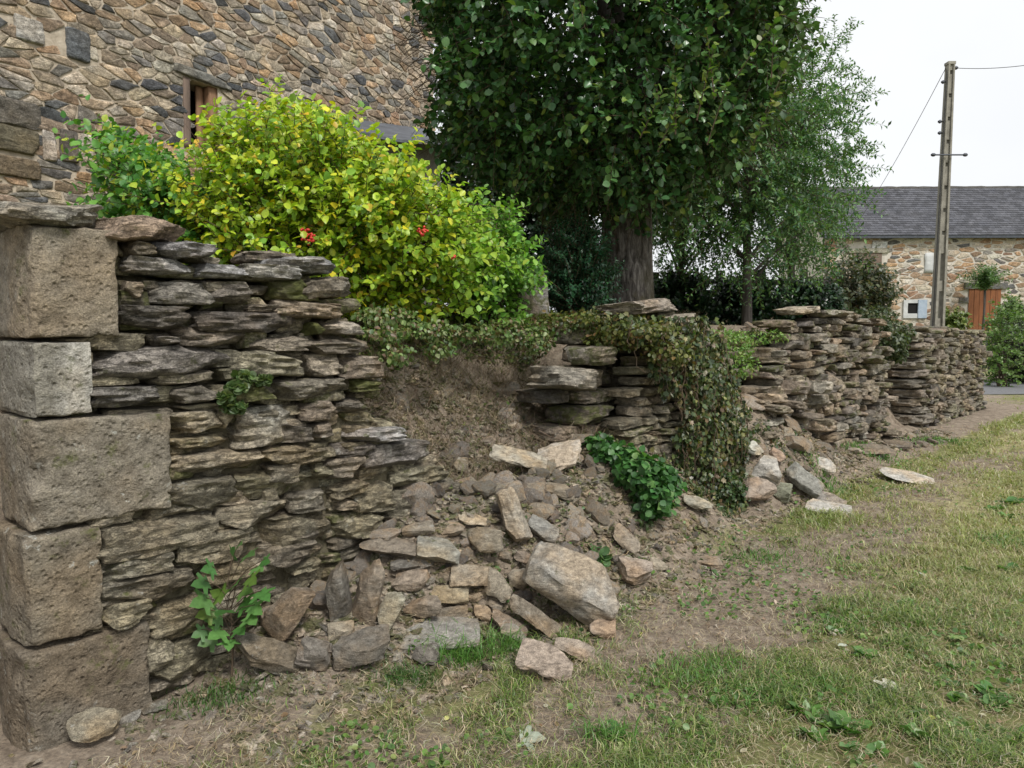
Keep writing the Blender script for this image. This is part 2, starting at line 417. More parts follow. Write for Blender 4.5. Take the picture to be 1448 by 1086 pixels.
# ------------------------------------------------------------------ drystone walls
PAL_DARK = [(.20, .175, .14), (.165, .148, .125), (.235, .20, .16), (.135, .123, .11), (.21, .195, .17), (.28, .24, .19)]
PAL_LOW = [(.23, .205, .145), (.20, .18, .13), (.255, .23, .17), (.185, .165, .13), (.27, .24, .185)]
PAL_SLATE = [(.33, .32, .31), (.28, .27, .265), (.30, .285, .265)]
PAL_BROWN = [(.25, .205, .155), (.30, .255, .20), (.21, .18, .145), (.29, .265, .225)]
def courses(sp, u0, u1, top, y0, depth, hr, lr, seed, pal, res=(7, 4, 3), zmin=-.08, jit=.018, alpha=.3, tiltfn=None, skip=0.0, warp=.0, ridge=.004, supr=(7, 14)):
    r = np.random.default_rng(seed); z = zmin
    zmax = max(top(u) for u in np.linspace(u0, u1, 50))
    while z < zmax:
        h = r.uniform(*hr) * (1.25 if r.random() < .18 else 1); u = u0 + r.uniform(-.1, 0)
        while u < u1:
            l = r.uniform(*lr) * (.6 if r.random() < .25 else 1); uc = u + l / 2; zc = z + h / 2
            if u + l * .4 > u0 and zc < top(uc) and r.random() > skip and uc < u1 + .02:
                hh = h * r.uniform(.82, 1.12); dd = depth * r.uniform(.85, 1.1)
                P, F = rock(l * 1.0, dd, hh, int(r.integers(1e9)), res, r.uniform(*supr), 5, (.70, 1.0), .09, .05, .5, ridge)
                a = r.normal(0, .06); t = r.normal(0, .03)
                P = P @ np.array(Matrix.Rotation(a, 3, 'Y')).T @ np.array(Matrix.Rotation(t, 3, 'X')).T
                dz = (tiltfn(uc) if tiltfn else 0) + warp * float(vn(np.array([[uc * 1.1 + seed, zc * .8, 0]]), 6)[0] + .5 * vn(np.array([[uc * 3.1, zc * 1.5, seed]]), 6)[0])
                P = P + [uc, y0 + depth / 2 + r.normal(0, jit) - (dd - depth) / 2, zc + dz]
                al = np.clip(alpha + r.normal(0, .3), 0, 1)
                sp.add(P, [F], np.append(shade_stone(pal[r.integers(len(pal))], r, 0, .22), al))
            u += l + .006
        z += h + .004
def interp(pts):
    xs, ys = zip(*pts); return lambda x: float(np.interp(x, xs, ys))

def bigs(sp, u0, u1, top, n, seed, pal):
    r = np.random.default_rng(seed)
    for i in range(n):
        u = r.uniform(u0, u1); z = r.uniform(.02, max(.1, top(u) - .12)); l = r.uniform(.18, .42); h = r.uniform(.08, .17)
        P, F = rock(l, .22, h, int(r.integers(1e9)), (12, 5, 6), 7, 7, (.66, .95), .1, .05, .6, .008)
        P = P @ np.array(Matrix.Rotation(r.normal(0, .09), 3, 'Y')).T
        sp.add(P + [u, .075 + r.normal(0, .015), z], [F], np.append(shade_stone(pal[r.integers(len(pal))], r, 0, .2), r.uniform(0, .5)))
def wall_root(name, u, label, cat='wall'):
    p = V(u, 0, 0); return empty(name, p, ang, label=label, cat=cat)
def rect_stone(sp, x0, y0, x1, y1, pal, seed, proud=.0, depth=.3, res=(30, 7, 16), sup=11, tilt=0, uo=0, rough=.034, strata=.08, cuts=9, alpha=.2, grow=1.03):
    cx, cy = (x0 + x1) / 2, (y0 + y1) / 2
    a, _ = on_wall(x0, cy); b, _ = on_wall(x1, cy); _, zt = on_wall(cx, y0); _, zb = on_wall(cx, y1)
    r = np.random.default_rng(seed)
    P, F = rock((b - a) * grow, depth, (zt - zb) * grow, seed, res, sup, cuts, (.74, .97), strata, rough, .8, .0035)
    P = P @ np.array(Matrix.Rotation(R(-tilt), 3, 'Y')).T
    P = P + [(a + b) / 2 - uo, depth / 2 - proud, (zt + zb) / 2]
    sp.add(P, [F], np.append(shade_stone(pal[r.integers(len(pal))] if isinstance(pal, list) else pal, r, 0, .12), alpha))

# --- wall A : corner pier and near stretch
wa = wall_root('drystone_wall', 0, 'near stretch of dry slate wall with big corner blocks, broken off in a stepped slope')
blocks = [(0, .335, 1.524, 1.958, (.205, .182, .145), 11), (0, .225, 1.226, 1.518, (.20, .188, .16), 12), (-.02, .524, .790, 1.222, (.18, .16, .128), 13),
          (-.055, .238, .348, .786, (.165, .143, .11), 14), (-.08, .415, -.12, .344, (.135, .118, .094), 15)]
for (a, b, z0, z1, c, sd) in blocks:
    dep = 1.2
    P, F = rock(b - a, dep, z1 - z0, sd, (60, 60, 56), 70, 0, (1.06, 1.12), 0, .006, 1)
    # worn, chipped front corner
    r = np.random.default_rng(sd); S = np.array([(b - a) / 2, dep / 2, (z1 - z0) / 2])
    q = P / S; e = np.clip(-q[:, 0] - q[:, 1] * .9 - 1.66, 0, None)
    nz = 1 + .9 * vn(P * 13 + sd, 4)
    P[:, 0] += e * .10 * nz; P[:, 1] += e * .10 * nz
    P = P + (fbm(P * 14 + sd * 3, 4, 8)[:, None] * .007 + np.minimum(0, vn(P * 5.5 + sd, 12) + .55)[:, None] * .03) * nrm(P / S)
    Aq = np.sort(np.abs(P / S), axis=1)[:, 1]
    wear = np.clip(Aq - .86, 0, .14) / .14 * np.clip(.45 + .9 * fbm(P * 7 + sd, 3, 14) + .5 * vn(P * 22, 15), 0, 1.3)
    P = P - nrm(P / S * np.array([1, .6, 1])) * (wear * .022)[:, None]
    P = P + [(a + b) / 2, dep / 2 - .015, (z0 + z1) / 2]
    cc = np.tile(np.append(c, .25), (len(P), 1))
    if sd == 12:
        wv = sst(.0, .12, P[:, 0] - .08 + .05 * vn(P * 20, 2)) * .8; cc[:, :3] = cc[:, :3] * (1 - wv[:, None]) + np.array([.36, .35, .32]) * wv[:, None]
    mesh('corner_block', P, [F], M_BLOCK, wa, col=cc, sharp=24)
# mortar beds between blocks
sp = Soup()
topA = interp([(-.1, 1.93), (.3, 1.93), (.55, 1.9), (1.0, 1.84), (1.3, 1.80), (1.38, 1.7), (1.5, 1.50), (1.6, 1.28), (1.68, 1.05), (1.85, .93), (2.05, .78), (2.25, .60), (2.6, .40), (3.0, .2)])
courses(sp, .18, 2.9, topA, .035, .26, (.045, .085), (.12, .34), 101, PAL_LOW, (9, 5, 4), jit=.012, alpha=.35)
courses(sp, .2, 2.7, lambda u: topA(u) - .03, .30, .28, (.05, .10), (.14, .36), 102, PAL_DARK, (6, 4, 3))
topA2 = interp([(-.1, 1.9), (1.25, 1.85), (1.6, 1.55), (1.9, 1.2), (2.3, .9), (2.8, .5)])
H = [  # stones of the face, as (x0,y0,x1,y1) seen in the photograph, put on the wall plane
 (179,364,272,388,'s'),(278,373,345,393,'s'),(345,374,424,396,'s'),(177,398,210,422,'d'),(212,398,310,431,'d'),(302,402,368,429,'d'),(391,393,451,426,'m'),
 (394,422,484,449,'d'),(177,432,263,467,'d'),(265,441,424,470,'d'),(245,462,353,489,'d'),(358,475,437,497,'d'),(441,480,535,500,'d'),(133,489,333,535,'g'),
 (335,497,429,532,'l'),(131,547,245,575,'d'),(247,545,313,570,'d'),(328,542,386,570,'m'),(389,537,490,565,'d'),(240,582,330,611,'l'),(336,575,433,630,'p'),
 (430,567,485,595,'d'),(440,426,482,448,'b'),(459,452,517,473,'b'),(486,504,556,535,'d'),(498,535,537,554,'m'),(483,564,521,585,'d'),(440,597,481,624,'d'),
 (494,606,571,626,'s'),(517,627,606,666,'g'),(475,626,533,645,'d'),(430,628,471,652,'l'),(463,647,519,682,'d'),(562,660,633,686,'l'),(606,682,657,712,'l'),
 (471,682,523,709,'l'),(494,689,558,726,'l'),(550,693,602,728,'l'),(550,713,626,743,'l'),(475,730,544,763,'l'),(239,618,331,638,'l'),(239,639,373,671,'l'),
 (240,676,335,721,'l'),(335,665,436,705,'l'),(373,627,474,658,'l'),(142,732,309,783,'l'),(313,709,409,745,'l'),(141,782,246,823,'l'),(250,757,360,800,'l'),
 (141,815,280,858,'l'),(367,727,476,772,'l'),(139,853,217,888,'l'),(206,850,313,895,'l'),(286,797,371,823,'l'),(371,770,447,801,'l'),(203,891,246,949,'l'),
 (215,905,308,975,'l'),(411,696,470,724,'l'),(380,655,430,683,'l'),(300,830,372,866,'l'),(437,500,484,532,'d'),(180,340,220,361,'b'),(440,455,458,476,'m'),
 (312,571,336,606,'l'),(395,600,440,626,'d'),(444,655,470,680,'l'),(352,430,395,441,'d'),(225,475,262,488,'d'),(480,705,505,722,'l'),(405,745,450,768,'l')]
pm = dict(d=PAL_DARK, s=PAL_SLATE, l=PAL_LOW, g=[(.20, .185, .165)], p=[(.30, .285, .25)], m=[(.155, .15, .075)], b=PAL_BROWN)
for i, (a, b, c, d, k) in enumerate(H):
    rect_stone(sp, a, b, c, d, pm[k], 300 + i, proud=.012 + .02 * ((i * 37) % 10) / 10 + (.02 if k == 's' else 0), sup=14 if k == 'p' else 9 + (i * 13) % 7, alpha=1.0 if k == 'm' else .25, tilt=((i * 29) % 7 - 3) * .5)
for i in range(7):   # slivers at the stepped end
    pass
sp.build('stonework', M_WALL, wa, sharp=27)
sp = Soup(); P, F = cube_grid(60, 4, 50); Q = P.copy()
uu = (Q[:, 0] + 1) / 2 * 2.3 + .14; tt = np.array([topA(u) for u in uu]) - .12
zq = -.1 + (Q[:, 2] + 1) / 2 * (tt + .1)
Q = np.stack([uu, .085 + .09 * sst(1.05, 1.3, zq) + (Q[:, 1] + 1) * .06 + .012 * vn(P * 9, 2), -.1 + (Q[:, 2] + 1) / 2 * (tt + .1)], -1); sp.add(Q, [F], (1, 1, 1))
sp.build('earth_core', M_EARTHCORE, wa)
# coping slabs
cop = [((-12, 284, 149, 320), .46, (.25, .235, .20), .06, .5, 3), ((149, 305, 270, 338), .44, (.27, .225, .185), .05, .7, 5), ((220, 341, 303, 364), .3, (.27, .26, .26), .05, .7, 2),
       ((385, 362, 472, 386), .3, (.28, .28, .28), .05, .8, 2), ((372, 352, 441, 368), .28, (.24, .20, .165), -.1, .7, 1), ((426, 392, 497, 421), .3, (.16, .145, .125), .04, .7, 5), ((440, 396, 490, 420), .2, (.17, .15, .11), .0, .7, -2)]
for i, ((a, b, c, d), dep, cc, pr, rr, tl) in enumerate(cop):
    s2 = Soup(); rect_stone(s2, a, b, c, d, cc, 500 + i, proud=pr, depth=dep, res=(34, 22, 8), sup=8, tilt=tl, strata=.09, rough=.06, cuts=9)
    s2.build('coping_stone', M_WALL, wa, sharp=27)

# --- wall B : ivy stump
UB = 3.5
wb = wall_root('drystone_wall', UB, 'short stump of slate wall standing under a thick coat of ivy')
sp = Soup()
tb = interp([(3.9, .4), (4.15, 1.66), (4.6, 1.70), (4.95, 1.62), (5.1, 1.42), (5.35, 1.12), (5.6, .85), (5.9, .5), (6.2, .2)])
s_ = Soup()
courses(sp, 3.95 - UB, 6.1 - UB, lambda u: tb(u + UB), .0, .3, (.045, .085), (.14, .34), 111, PAL_LOW, (8, 5, 4))
tb2 = interp([(3.3, .9), (3.55, 1.42), (4.0, 1.60), (4.8, 1.66), (5.2, 1.2), (5.6, .8)])
courses(sp, 3.45 - UB, 5.6 - UB, lambda u: tb2(u + UB), .27, .42, (.08, .15), (.2, .42), 112, PAL_BROWN + PAL_DARK, (14, 9, 7), jit=.09, skip=.03, warp=.09)
sp.build('stonework', M_WALL, wb, sharp=27)
for i, (x0, y0, x1, y1) in enumerate([(880, 424, 962, 442), (936, 445, 987, 466), (970, 464, 995, 474), (982, 484, 1016, 506), (1003, 505, 1031, 523), (1015, 528, 1033, 545)]):
    s2 = Soup(); rect_stone(s2, x0, y0, x1, y1, (.30, .26, .215), 560 + i, proud=.04, depth=.34, res=(24, 18, 8), tilt=4 if i < 2 else 0, strata=.12, uo=UB, cuts=6)
    s2.build('coping_stone', M_WALL, wb, sharp=27)

# --- wall C and D
UC = 6.2
wc = wall_root('drystone_wall', UC, 'long middle stretch of rough slate wall between the two gaps, mossy and sagging')
sp = Soup()
tc_ = interp([(5.7, .2), (6.0, .45), (6.3, .78), (6.55, 1.1), (6.75, 1.5), (6.95, 1.72), (8.0, 1.74), (9.2, 1.66), (9.9, 1.58), (10.15, 1.4), (10.3, .9), (10.4, .3)])
courses(sp, 5.9 - UC, 10.3 - UC, lambda u: tc_(u + UC), .0, .3, (.05, .10), (.13, .38), 121, PAL_DARK + PAL_BROWN, (9, 5, 4), jit=.05, warp=.07, alpha=.45)
bigs(sp, 6.9 - UC, 9.9 - UC, lambda u: tc_(u + UC), 46, 141, PAL_BROWN + PAL_DARK)
tr_ = interp([(5.0, .3), (5.5, .62), (5.9, .85), (6.2, 1.0), (6.5, 1.22), (6.8, 1.5), (7.2, 1.5), (7.5, 1.2), (7.9, .7), (8.2, .3)])
courses(sp, 5.3 - UC, 8.0 - UC, lambda u: tr_(u + UC) * .78, -.12, .34, (.06, .12), (.18, .42), 124, PAL_BROWN, (12, 9, 5), jit=.09, skip=.22, warp=.10, alpha=.1)
courses(sp, 5.2 - UC, 7.6 - UC, lambda u: tr_(u + UC) * .95, .10, .4, (.06, .12), (.2, .45), 125, PAL_BROWN, (12, 9, 5), jit=.09, skip=.15, warp=.10, alpha=.1)
tc2 = interp([(5.4, .5), (5.9, .8), (6.3, 1.2), (6.6, 1.6), (9.5, 1.66), (10.1, 1.6), (10.35, 1.45), (10.5, 1.0)])
courses(sp, 5.6 - UC, 10.5 - UC, lambda u: tc2(u + UC) - .03, .3, .34, (.05, .10), (.18, .42), 122, PAL_BROWN, (8, 5, 4), jit=.07, warp=.06)
sp.build('stonework', M_FAR, wc, sharp=27)
rr = np.random.default_rng(5)
for i in range(9):
    s2 = Soup(); l = rr.uniform(.25, .45); P, F = rock(l, .35, rr.uniform(.05, .09), 600 + i, (14, 10, 5), 7, 6, (.7, .95), .14, .05)
    P = P @ np.array(Matrix.Rotation(rr.normal(0, .08), 3, 'Y')).T
    s2.add(P + [6.85 + i * .34 - UC, .16 + rr.normal(0, .05), tc_(6.85 + i * .34) + rr.uniform(.02, .06)], [F], np.append(shade_stone(PAL_BROWN[i % 4], rr, 0, .2), .7 if i % 3 == 0 else .1))
    s2.build('coping_stone', M_FAR, wc, sharp=27)
UD = 10.6; UE = on_wall(1308, 530)[0]; print('UE', UE, 'C end', on_wall(1252, 530)[0])
wd = wall_root('drystone_wall', UD, 'far end stretch of slate wall, starting with a stacked column of big dark slabs')
sp = Soup()
td = interp([(10.4, 1.55), (10.7, 1.62), (13, 1.62), (15.5, 1.60), (16.1, 1.55)])
def courses2(u0, u1): pass
courses(sp, UE + .05 - UD, 16.0 - UD, lambda u: td(u + UD), .0, .3, (.05, .10), (.12, .34), 131, PAL_LOW + PAL_DARK, (8, 4, 4), jit=.03, warp=.04)
bigs(sp, UE + .3 - UD, 15.8 - UD, lambda u: td(u + UD), 40, 142, PAL_LOW + PAL_DARK)
courses(sp, UE + .1 - UD, 16.0 - UD, lambda u: td(u + UD), .3, .3, (.06, .11), (.2, .42), 132, PAL_DARK, (5, 4, 3), jit=.02)
sp.build('stonework', M_FAR, wd, sharp=27)
zz = .12; i = 0
while zz < 1.55:
    h = [.17, .11, .13, .15, .16, .14, .17, .12, .12][i % 9]; s2 = Soup(); l = rr.uniform(.42, .6)
    P, F = rock(l, .55, h * .93, 650 + i, (14, 12, 7), 6, 5, (.75, .97), .12, .05)
    s2.add(P + [UE + .12 - UD + rr.normal(0, .03) - .02 * i, .27 + rr.normal(0, .03), zz + h / 2], [F], np.append(shade_stone([(.22, .20, .165), (.18, .165, .14), (.25, .225, .19)][i % 3], rr, 0, .15), 0))
    s2.build('end_slab', M_FAR, wd, sharp=27); zz += h; i += 1

# ------------------------------------------------------------------ fallen stones
fw = FW; B_CAM = np.stack([RT, UP, -FW], 1)
HAND = []
def placed(px, py, w, h, angdeg, c, seed, label, lift=.35, yaw=0, tip=14, dep=None, sup=5, cuts=7, name='fallen_stone', res=(22, 14, 12), cat='stone', tfix=None, strata=.06, group=None, mat_=None, rough=.05, depth_r=(.66, .95)):
    """stone whose silhouette is about w x h photo pixels, long axis turned angdeg in the picture"""
    p = hit(px, py + (h * .5 * abs(math.cos(R(angdeg or 0))) + w * .5 * abs(math.sin(R(angdeg or 0)))) * .8, *( (2, 16) if tfix is None else (tfix, tfix + 4)))
    s = p[1] / FPX; Lx, Hx = w * s, h * s
    Dx = dep * s if dep else min(Lx, max(Hx * 1.3, Lx * .6))
    a = R(tip); Hh = max(.3 * Hx, (Hx - Dx * math.sin(a)) / math.cos(a)) if angdeg is not None else Hx
    P, F = rock(Lx * 1.06, Dx, Hh * 1.04, seed, res, sup + 2, cuts + 4, (.58, .93) if cuts > 5 else (.8, .98), strata * .7, rough * .75, .9, .004)
    # local x long, y depth (away), z thin
    m = Matrix.Rotation(R(-(angdeg or 0)), 3, 'Y') @ Matrix.Rotation(R(tip), 3, 'X') @ Matrix.Rotation(R(yaw), 3, 'Z')
    P = P @ np.array(m).T
    az = math.atan2(-p[0], p[1]) * .8
    P = P @ np.array(Matrix.Rotation(az, 3, 'Z')).T
    d = ray(px, py); t = p[1] - .0
    ctr = CAM + d * p[1]
    uu__ = uv_of(ctr[0], ctr[1]); HAND.append((uu__[0], uu__[1], Lx * .5, Hx * .5))
    low = P[:, 2].min(); gz = g1(ctr[0], ctr[1])
    # rest on the ground or on what lies below, never floating high
    r = np.random.default_rng(seed)
    o = mesh(name, P, [F], mat_ or M_RUB, None, col=np.append(shade_stone(c, r, 0, .06), r.uniform(0, .25)), sharp=34, loc=(ctr[0], ctr[1], ctr[2]))
    if label: tag(o, label, cat, group)
    return o, ctr, low, gz
z4 = lambda x, y: (440 + x / 2.586, 600 + y / 2.586)
z3 = lambda x, y: (x / 2.235, 600 + y / 2.235)
z6 = lambda x, y: (840 + x / 2.382, 400 + y / 2.382)
TAN = (.29, .25, .195); PALE = (.37, .33, .27); BRN = (.23, .195, .155); DRK = (.165, .15, .13); GRY = (.25, .24, .215); PNK = (.32, .265, .215); WHT = (.43, .415, .38)
S4 = [ # zoom coords, length, thickness, angle, tip, colour, label
 (285,448,205,75,-14,12,BRN,'long brown slab resting level on the upper left edge of the rubble heap'),
 (465,462,160,120,-8,25,GRY,'squarish grey stone with a small dark hole, upper left of the heap'),
 (640,430,120,120,10,30,BRN,'lumpy brown stone right of the grey stone with the hole'),
 (735,345,215,95,-68,10,PALE,'tall pale slab standing on end at the top of the heap'),
 (848,382,115,75,-20,20,GRY,'flat grey stone just right of the tall pale slab'),
 (97,610,240,90,-83,8,DRK,'dark slab standing upright against the wall, split down its edge'),
 (215,610,240,105,76,8,BRN,'broad brown slab standing upright beside the split dark slab'),
 (284,675,165,75,62,10,PALE,'narrow pale slab leaning on the heap beside the upright brown slab'),
 (368,566,172,70,0,14,TAN,'level brown block in the left of the heap, above the narrow pale slab'),
 (483,622,185,66,-2,20,TAN,'thin tan slab topping a small stack in the middle of the heap'),
 (403,672,140,80,-3,10,BRN,'brown block under the thin tan slab, left of its neighbour'),
 (522,688,100,58,8,10,BRN,'small brown block under the thin tan slab, right of its neighbour'),
 (572,548,150,105,-6,25,TAN,'rounded tan boulder in the middle of the heap'),
 (676,590,125,110,-45,25,TAN,'angular tan stone left of the biggest block'),
 (452,758,325,62,-2,16,GRY,'wide flat slab at the foot of the heap above the grass tuft'),
 (190,822,225,130,6,20,DRK,'dark bulky stone at the front left foot of the heap'),
 (108,748,95,62,4,20,TAN,'small pinkish tan stone lying on the dark bulky stone, left one'),
 (190,752,70,42,0,20,TAN,'small tan stone lying on the dark bulky stone, right one'),
 (18,830,115,120,-15,22,DRK,'dark block between the tilted slab and the dark bulky stone'),
 (958,580,350,225,-30,30,(.30,.285,.26),'biggest block of the heap, pale and tilted, broad flat face up'),
 (818,702,215,68,-36,16,BRN,'long mossy slab lying under the biggest block'),
 (722,728,150,68,-34,22,BRN,'brown slab left of the long mossy slab'),
 (850,862,215,105,-14,28,PNK,'pinkish block lying on the grass in front of the heap'),
 (966,820,155,52,-22,22,PNK,'thin pinkish slab just behind the pinkish front block'),
 (1066,740,98,78,0,26,PNK,'small pale pink stone at the right foot of the biggest block'),
 (1180,530,128,112,-15,25,PNK,'pinkish cube-like stone right of the biggest block'),
 (1150,420,115,66,-38,20,TAN,'small tan slab above the pinkish cube-like stone'),
 (760,122,205,78,-24,20,PALE,'long pale slab lying on the earth bank above the heap'),
 (910,112,170,105,20,35,WHT,'whitish broad slab leaning on the long pale slab on the bank'),
 (765,570,70,90,-80,14,TAN,'small upright tan stone touching the biggest block'),
 (702,480,64,44,0,20,BRN,'small round stone under the lumpy brown stone'),
 (778,487,110,50,-22,20,BRN,'small brown slab wedged under the tall pale slab'),
 (385,386,130,52,6,20,BRN,'small dark brown slab above the grey stone with the hole'),
 (520,388,95,56,0,22,TAN,'crumbly tan stone right above the grey stone with the hole'),
 (585,345,115,38,-8,24,PALE,'small pale flake left of the tall pale slab'),
 (540,150,70,66,0,20,BRN,'brown stone on the bank, right of the wall end'),
 (500,545,70,50,10,25,BRN,'small dark stone between the level block and the rounded boulder'),
 (598,625,60,44,0,25,TAN,'small stone right of the thin tan slab'),
 (630,690,80,50,-20,25,TAN,'pale flat stone left of the brown slab'),
 (665,655,70,46,-10,25,BRN,'small brown stone above the brown slab'),
 (170,385,90,50,5,20,BRN,'brown stone at the wall foot above the upright slabs'),
 (345,515,110,42,2,20,DRK,'dark thin slab between the long brown slab and the level block'),
 (740,760,120,46,-28,22,GRY,'grey slab at the front foot of the heap right of the grass tuft'),
 (420,840,100,70,-10,25,DRK,'dark stone half sunk behind the grass tuft'),
 (1270,515,70,44,-14,25,TAN,'small tan stone right of the pinkish cube-like stone'),
 (905,240,120,50,-16,20,BRN,'brown slab half buried in the bank below the whitish slab'),
 (640,60,70,40,0,20,BRN,'small stone half buried in the bank, left of the long pale slab'),
]
for i, (x, y, w, h, a, tp, c, lab) in enumerate(S4):
    px, py = z4(x, y)
    big = i == 19
    placed(px, py, w / 2.586, h / 2.586, a, c, 700 + i, lab, tip=tp, sup=9 if big else 6, dep=(200 / 2.586 if big else None), res=(34, 22, 16) if w * h > 14000 else (20, 14, 10), cuts=5 if big else 7, strata=.04 if big else .06)
S3 = [(925,585,215,105,42,18,BRN,'tilted squarish brown slab right of the green maple seedling'),
      (842,715,220,105,-22,24,DRK,'dark slab lying on the ground below the tilted squarish slab'),
      (990,712,118,96,-24,24,DRK,'dark wedge-shaped stone right of the slab on the ground'),
      (290,955,150,95,-16,28,(.24,.215,.165),'lone brown stone lying at the foot of the corner pier'),
      (488,893,78,44,0,20,DRK,'small flat dark stone at the wall foot right of the pier'),
      (400,925,90,20,-6,30,GRY,'thin grey shard beside the lone brown stone')]
for i, (x, y, w, h, a, tp, c, lab) in enumerate(S3):
    px, py = z3(x, y); placed(px, py, w / 2.235, h / 2.235, a, c, 800 + i, lab, tip=tp, res=(28, 18, 14), sup=7)
S6 = [(590,625,95,95,-20,30,WHT,'whitish lichened stone on top of the small pile beside the ivy'),
      (552,700,115,90,5,25,PNK,'rounded pinkish stone at the front of the small pile beside the ivy'),
      (637,705,72,72,0,25,(.21,.21,.16),'greenish stone in the middle of the small pile beside the ivy'),
      (702,668,135,75,-38,25,GRY,'tilted grey slab on the right of the small pile beside the ivy'),
      (350,740,95,56,-14,25,(.34,.32,.27),'pale flat stone lying at the foot of the ivy'),
      (1050,652,165,22,-7,14,WHT,'long flat pale slab lying on the path in front of the middle wall'),
      (800,760,170,16,-8,14,WHT,'flat pale slab sunk in the grass right of the small pile'),
      (775,612,84,44,-14,25,WHT,'whitish stone on the ground below the middle wall'),
      (390,940,85,50,-4,25,BRN,'lone dark brown stone at the edge of the path grass'),
      (543,560,62,48,-30,25,WHT,'pale lichened stone above the whitish one beside the ivy'),
      (618,580,52,50,-40,25,PNK,'thin pinkish stone behind the small pile beside the ivy'),
      (940,560,125,38,4,20,BRN,'brown slab lying at the foot of the narrow gap'),
      (1020,545,90,30,2,20,DRK,'dark slab lying right of the brown slab at the narrow gap'),
      (1045,440,100,44,4,10,GRY,'grey squared stone at the bottom of the dark slab column'),
      (800,725,95,30,-10,25,GRY,'low grey stone right of the tilted slab, edged with grass')]
for i, (x, y, w, h, a, tp, c, lab) in enumerate(S6):
    px, py = z6(x, y); placed(px, py, w / 2.382, h / 2.382, a, c, 830 + i, lab, tip=tp, sup=7)

# smaller loose stones, each its own object
def scatter_stones(n, sampler, size, label, group, seed, pal, flat=(.25, .5), tilt=.35, name='loose_stone', res=(13, 10, 7), sink=.25, mat_=None, base=12):
    r = np.random.default_rng(seed); protos = []
    for k in range(base):
        l = 1.0; d = r.uniform(.6, .95); h = r.uniform(*flat)
        P, F = rock(l, d, h, seed * 7 + k, res, r.uniform(6, 12), 12, (.56, .90), .05, .04, .8, .0)
        protos.append((P, F, h))
    made = []
    for i in range(n):
        for _t in range(40):
            u, v = sampler(r)
            if all((u - a) ** 2 + (v - b) ** 2 > (.62 * max(c_, d_) + size * .2) ** 2 for a, b, c_, d_ in HAND if c_ > .07): break
        p = V(u, v); s = float(np.clip(r.lognormal(math.log(size), .42), size * .45, size * 2.4))
        k = i % base; P, F, h = protos[k]
        key = (k, i // base % 3)
        if len(made) < base * 3:
            o = mesh(name, P, [F], mat_ or M_RUB, None, col=np.append(shade_stone(pal[r.integers(len(pal))], r, 0, .2), r.uniform(0, .3)), sharp=34)
            made.append(o)
        else:
            o = made[r.integers(len(made))].copy(); COL.objects.link(o)
        e = .08; gx = (g1(p[0] + e, p[1]) - g1(p[0] - e, p[1])) / (2 * e); gy = (g1(p[0], p[1] + e) - g1(p[0], p[1] - e)) / (2 * e)
        nn = Vector((-gx * .7, -gy * .7, 1)).normalized(); q = Vector((0, 0, 1)).rotation_difference(nn)
        rot = q.to_matrix() @ Euler((r.normal(0, tilt), r.normal(0, tilt), r.uniform(0, 6.28))).to_matrix()
        o.rotation_euler = rot.to_euler(); o.scale = (s, s, s * r.uniform(.8, 1.3))
        o.location = (p[0], p[1], g1(p[0], p[1]) + s * h * sink)
        tag(o, label, 'stone', group)
def s_heap(r):
    while True:
        u = r.normal(2.15, .75); v = r.uniform(-.1, .85)
        if .9 < u < 3.9 and v < float(np.interp(u, [.9, 1.4, 1.9, 2.6, 3.4, 4], [.08, .34, .52, .8, .85, .6])) and r.random() < 1.1 - v * .7: return u, v
def s_bank(r): return r.uniform(1.6, 4.1), r.uniform(-1.05, .1)
def s_gap(r):
    while True:
        u = r.uniform(5.3, 7.9); v = r.uniform(-.9, .6)
        if v < .6 - .25 * abs(u - 6.3): return u, v
def s_foot(r): return r.uniform(6.3, 11.5), r.uniform(.08, .5)
def s_right(r): return r.uniform(3.0, 5.4), r.uniform(.15, 1.0)
LOOSE = [(.26, .225, .18), (.31, .27, .215), (.21, .185, .155), (.36, .315, .26), (.28, .255, .22), (.18, .165, .145)]
scatter_stones(150, s_heap, .10, 'small broken brown stone among the larger ones in the collapsed heap', 'small stones of the rubble heap', 41, LOOSE, (.35, .7))
scatter_stones(60, s_bank, .10, 'small stone half buried in the bare earth bank above the heap', 'small stones on the earth bank', 42, LOOSE, sink=.05)
scatter_stones(105, s_gap, .16, 'flat brown slab tumbled down the second gap right of the ivy', 'slabs tumbled in the second gap', 43, [(.24, .20, .155), (.29, .245, .195), (.20, .175, .145), (.33, .29, .24)], (.16, .32), .16, 'tumbled_slab', (12, 9, 5), mat_=M_RUB)
scatter_stones(30, s_foot, .1, 'small stone lying along the foot of the far wall', 'small stones along the far wall foot', 44, LOOSE)
scatter_stones(20, s_right, .07, 'small stone in the grass between the heap and the ivy', 'small stones at the path edge', 45, LOOSE)

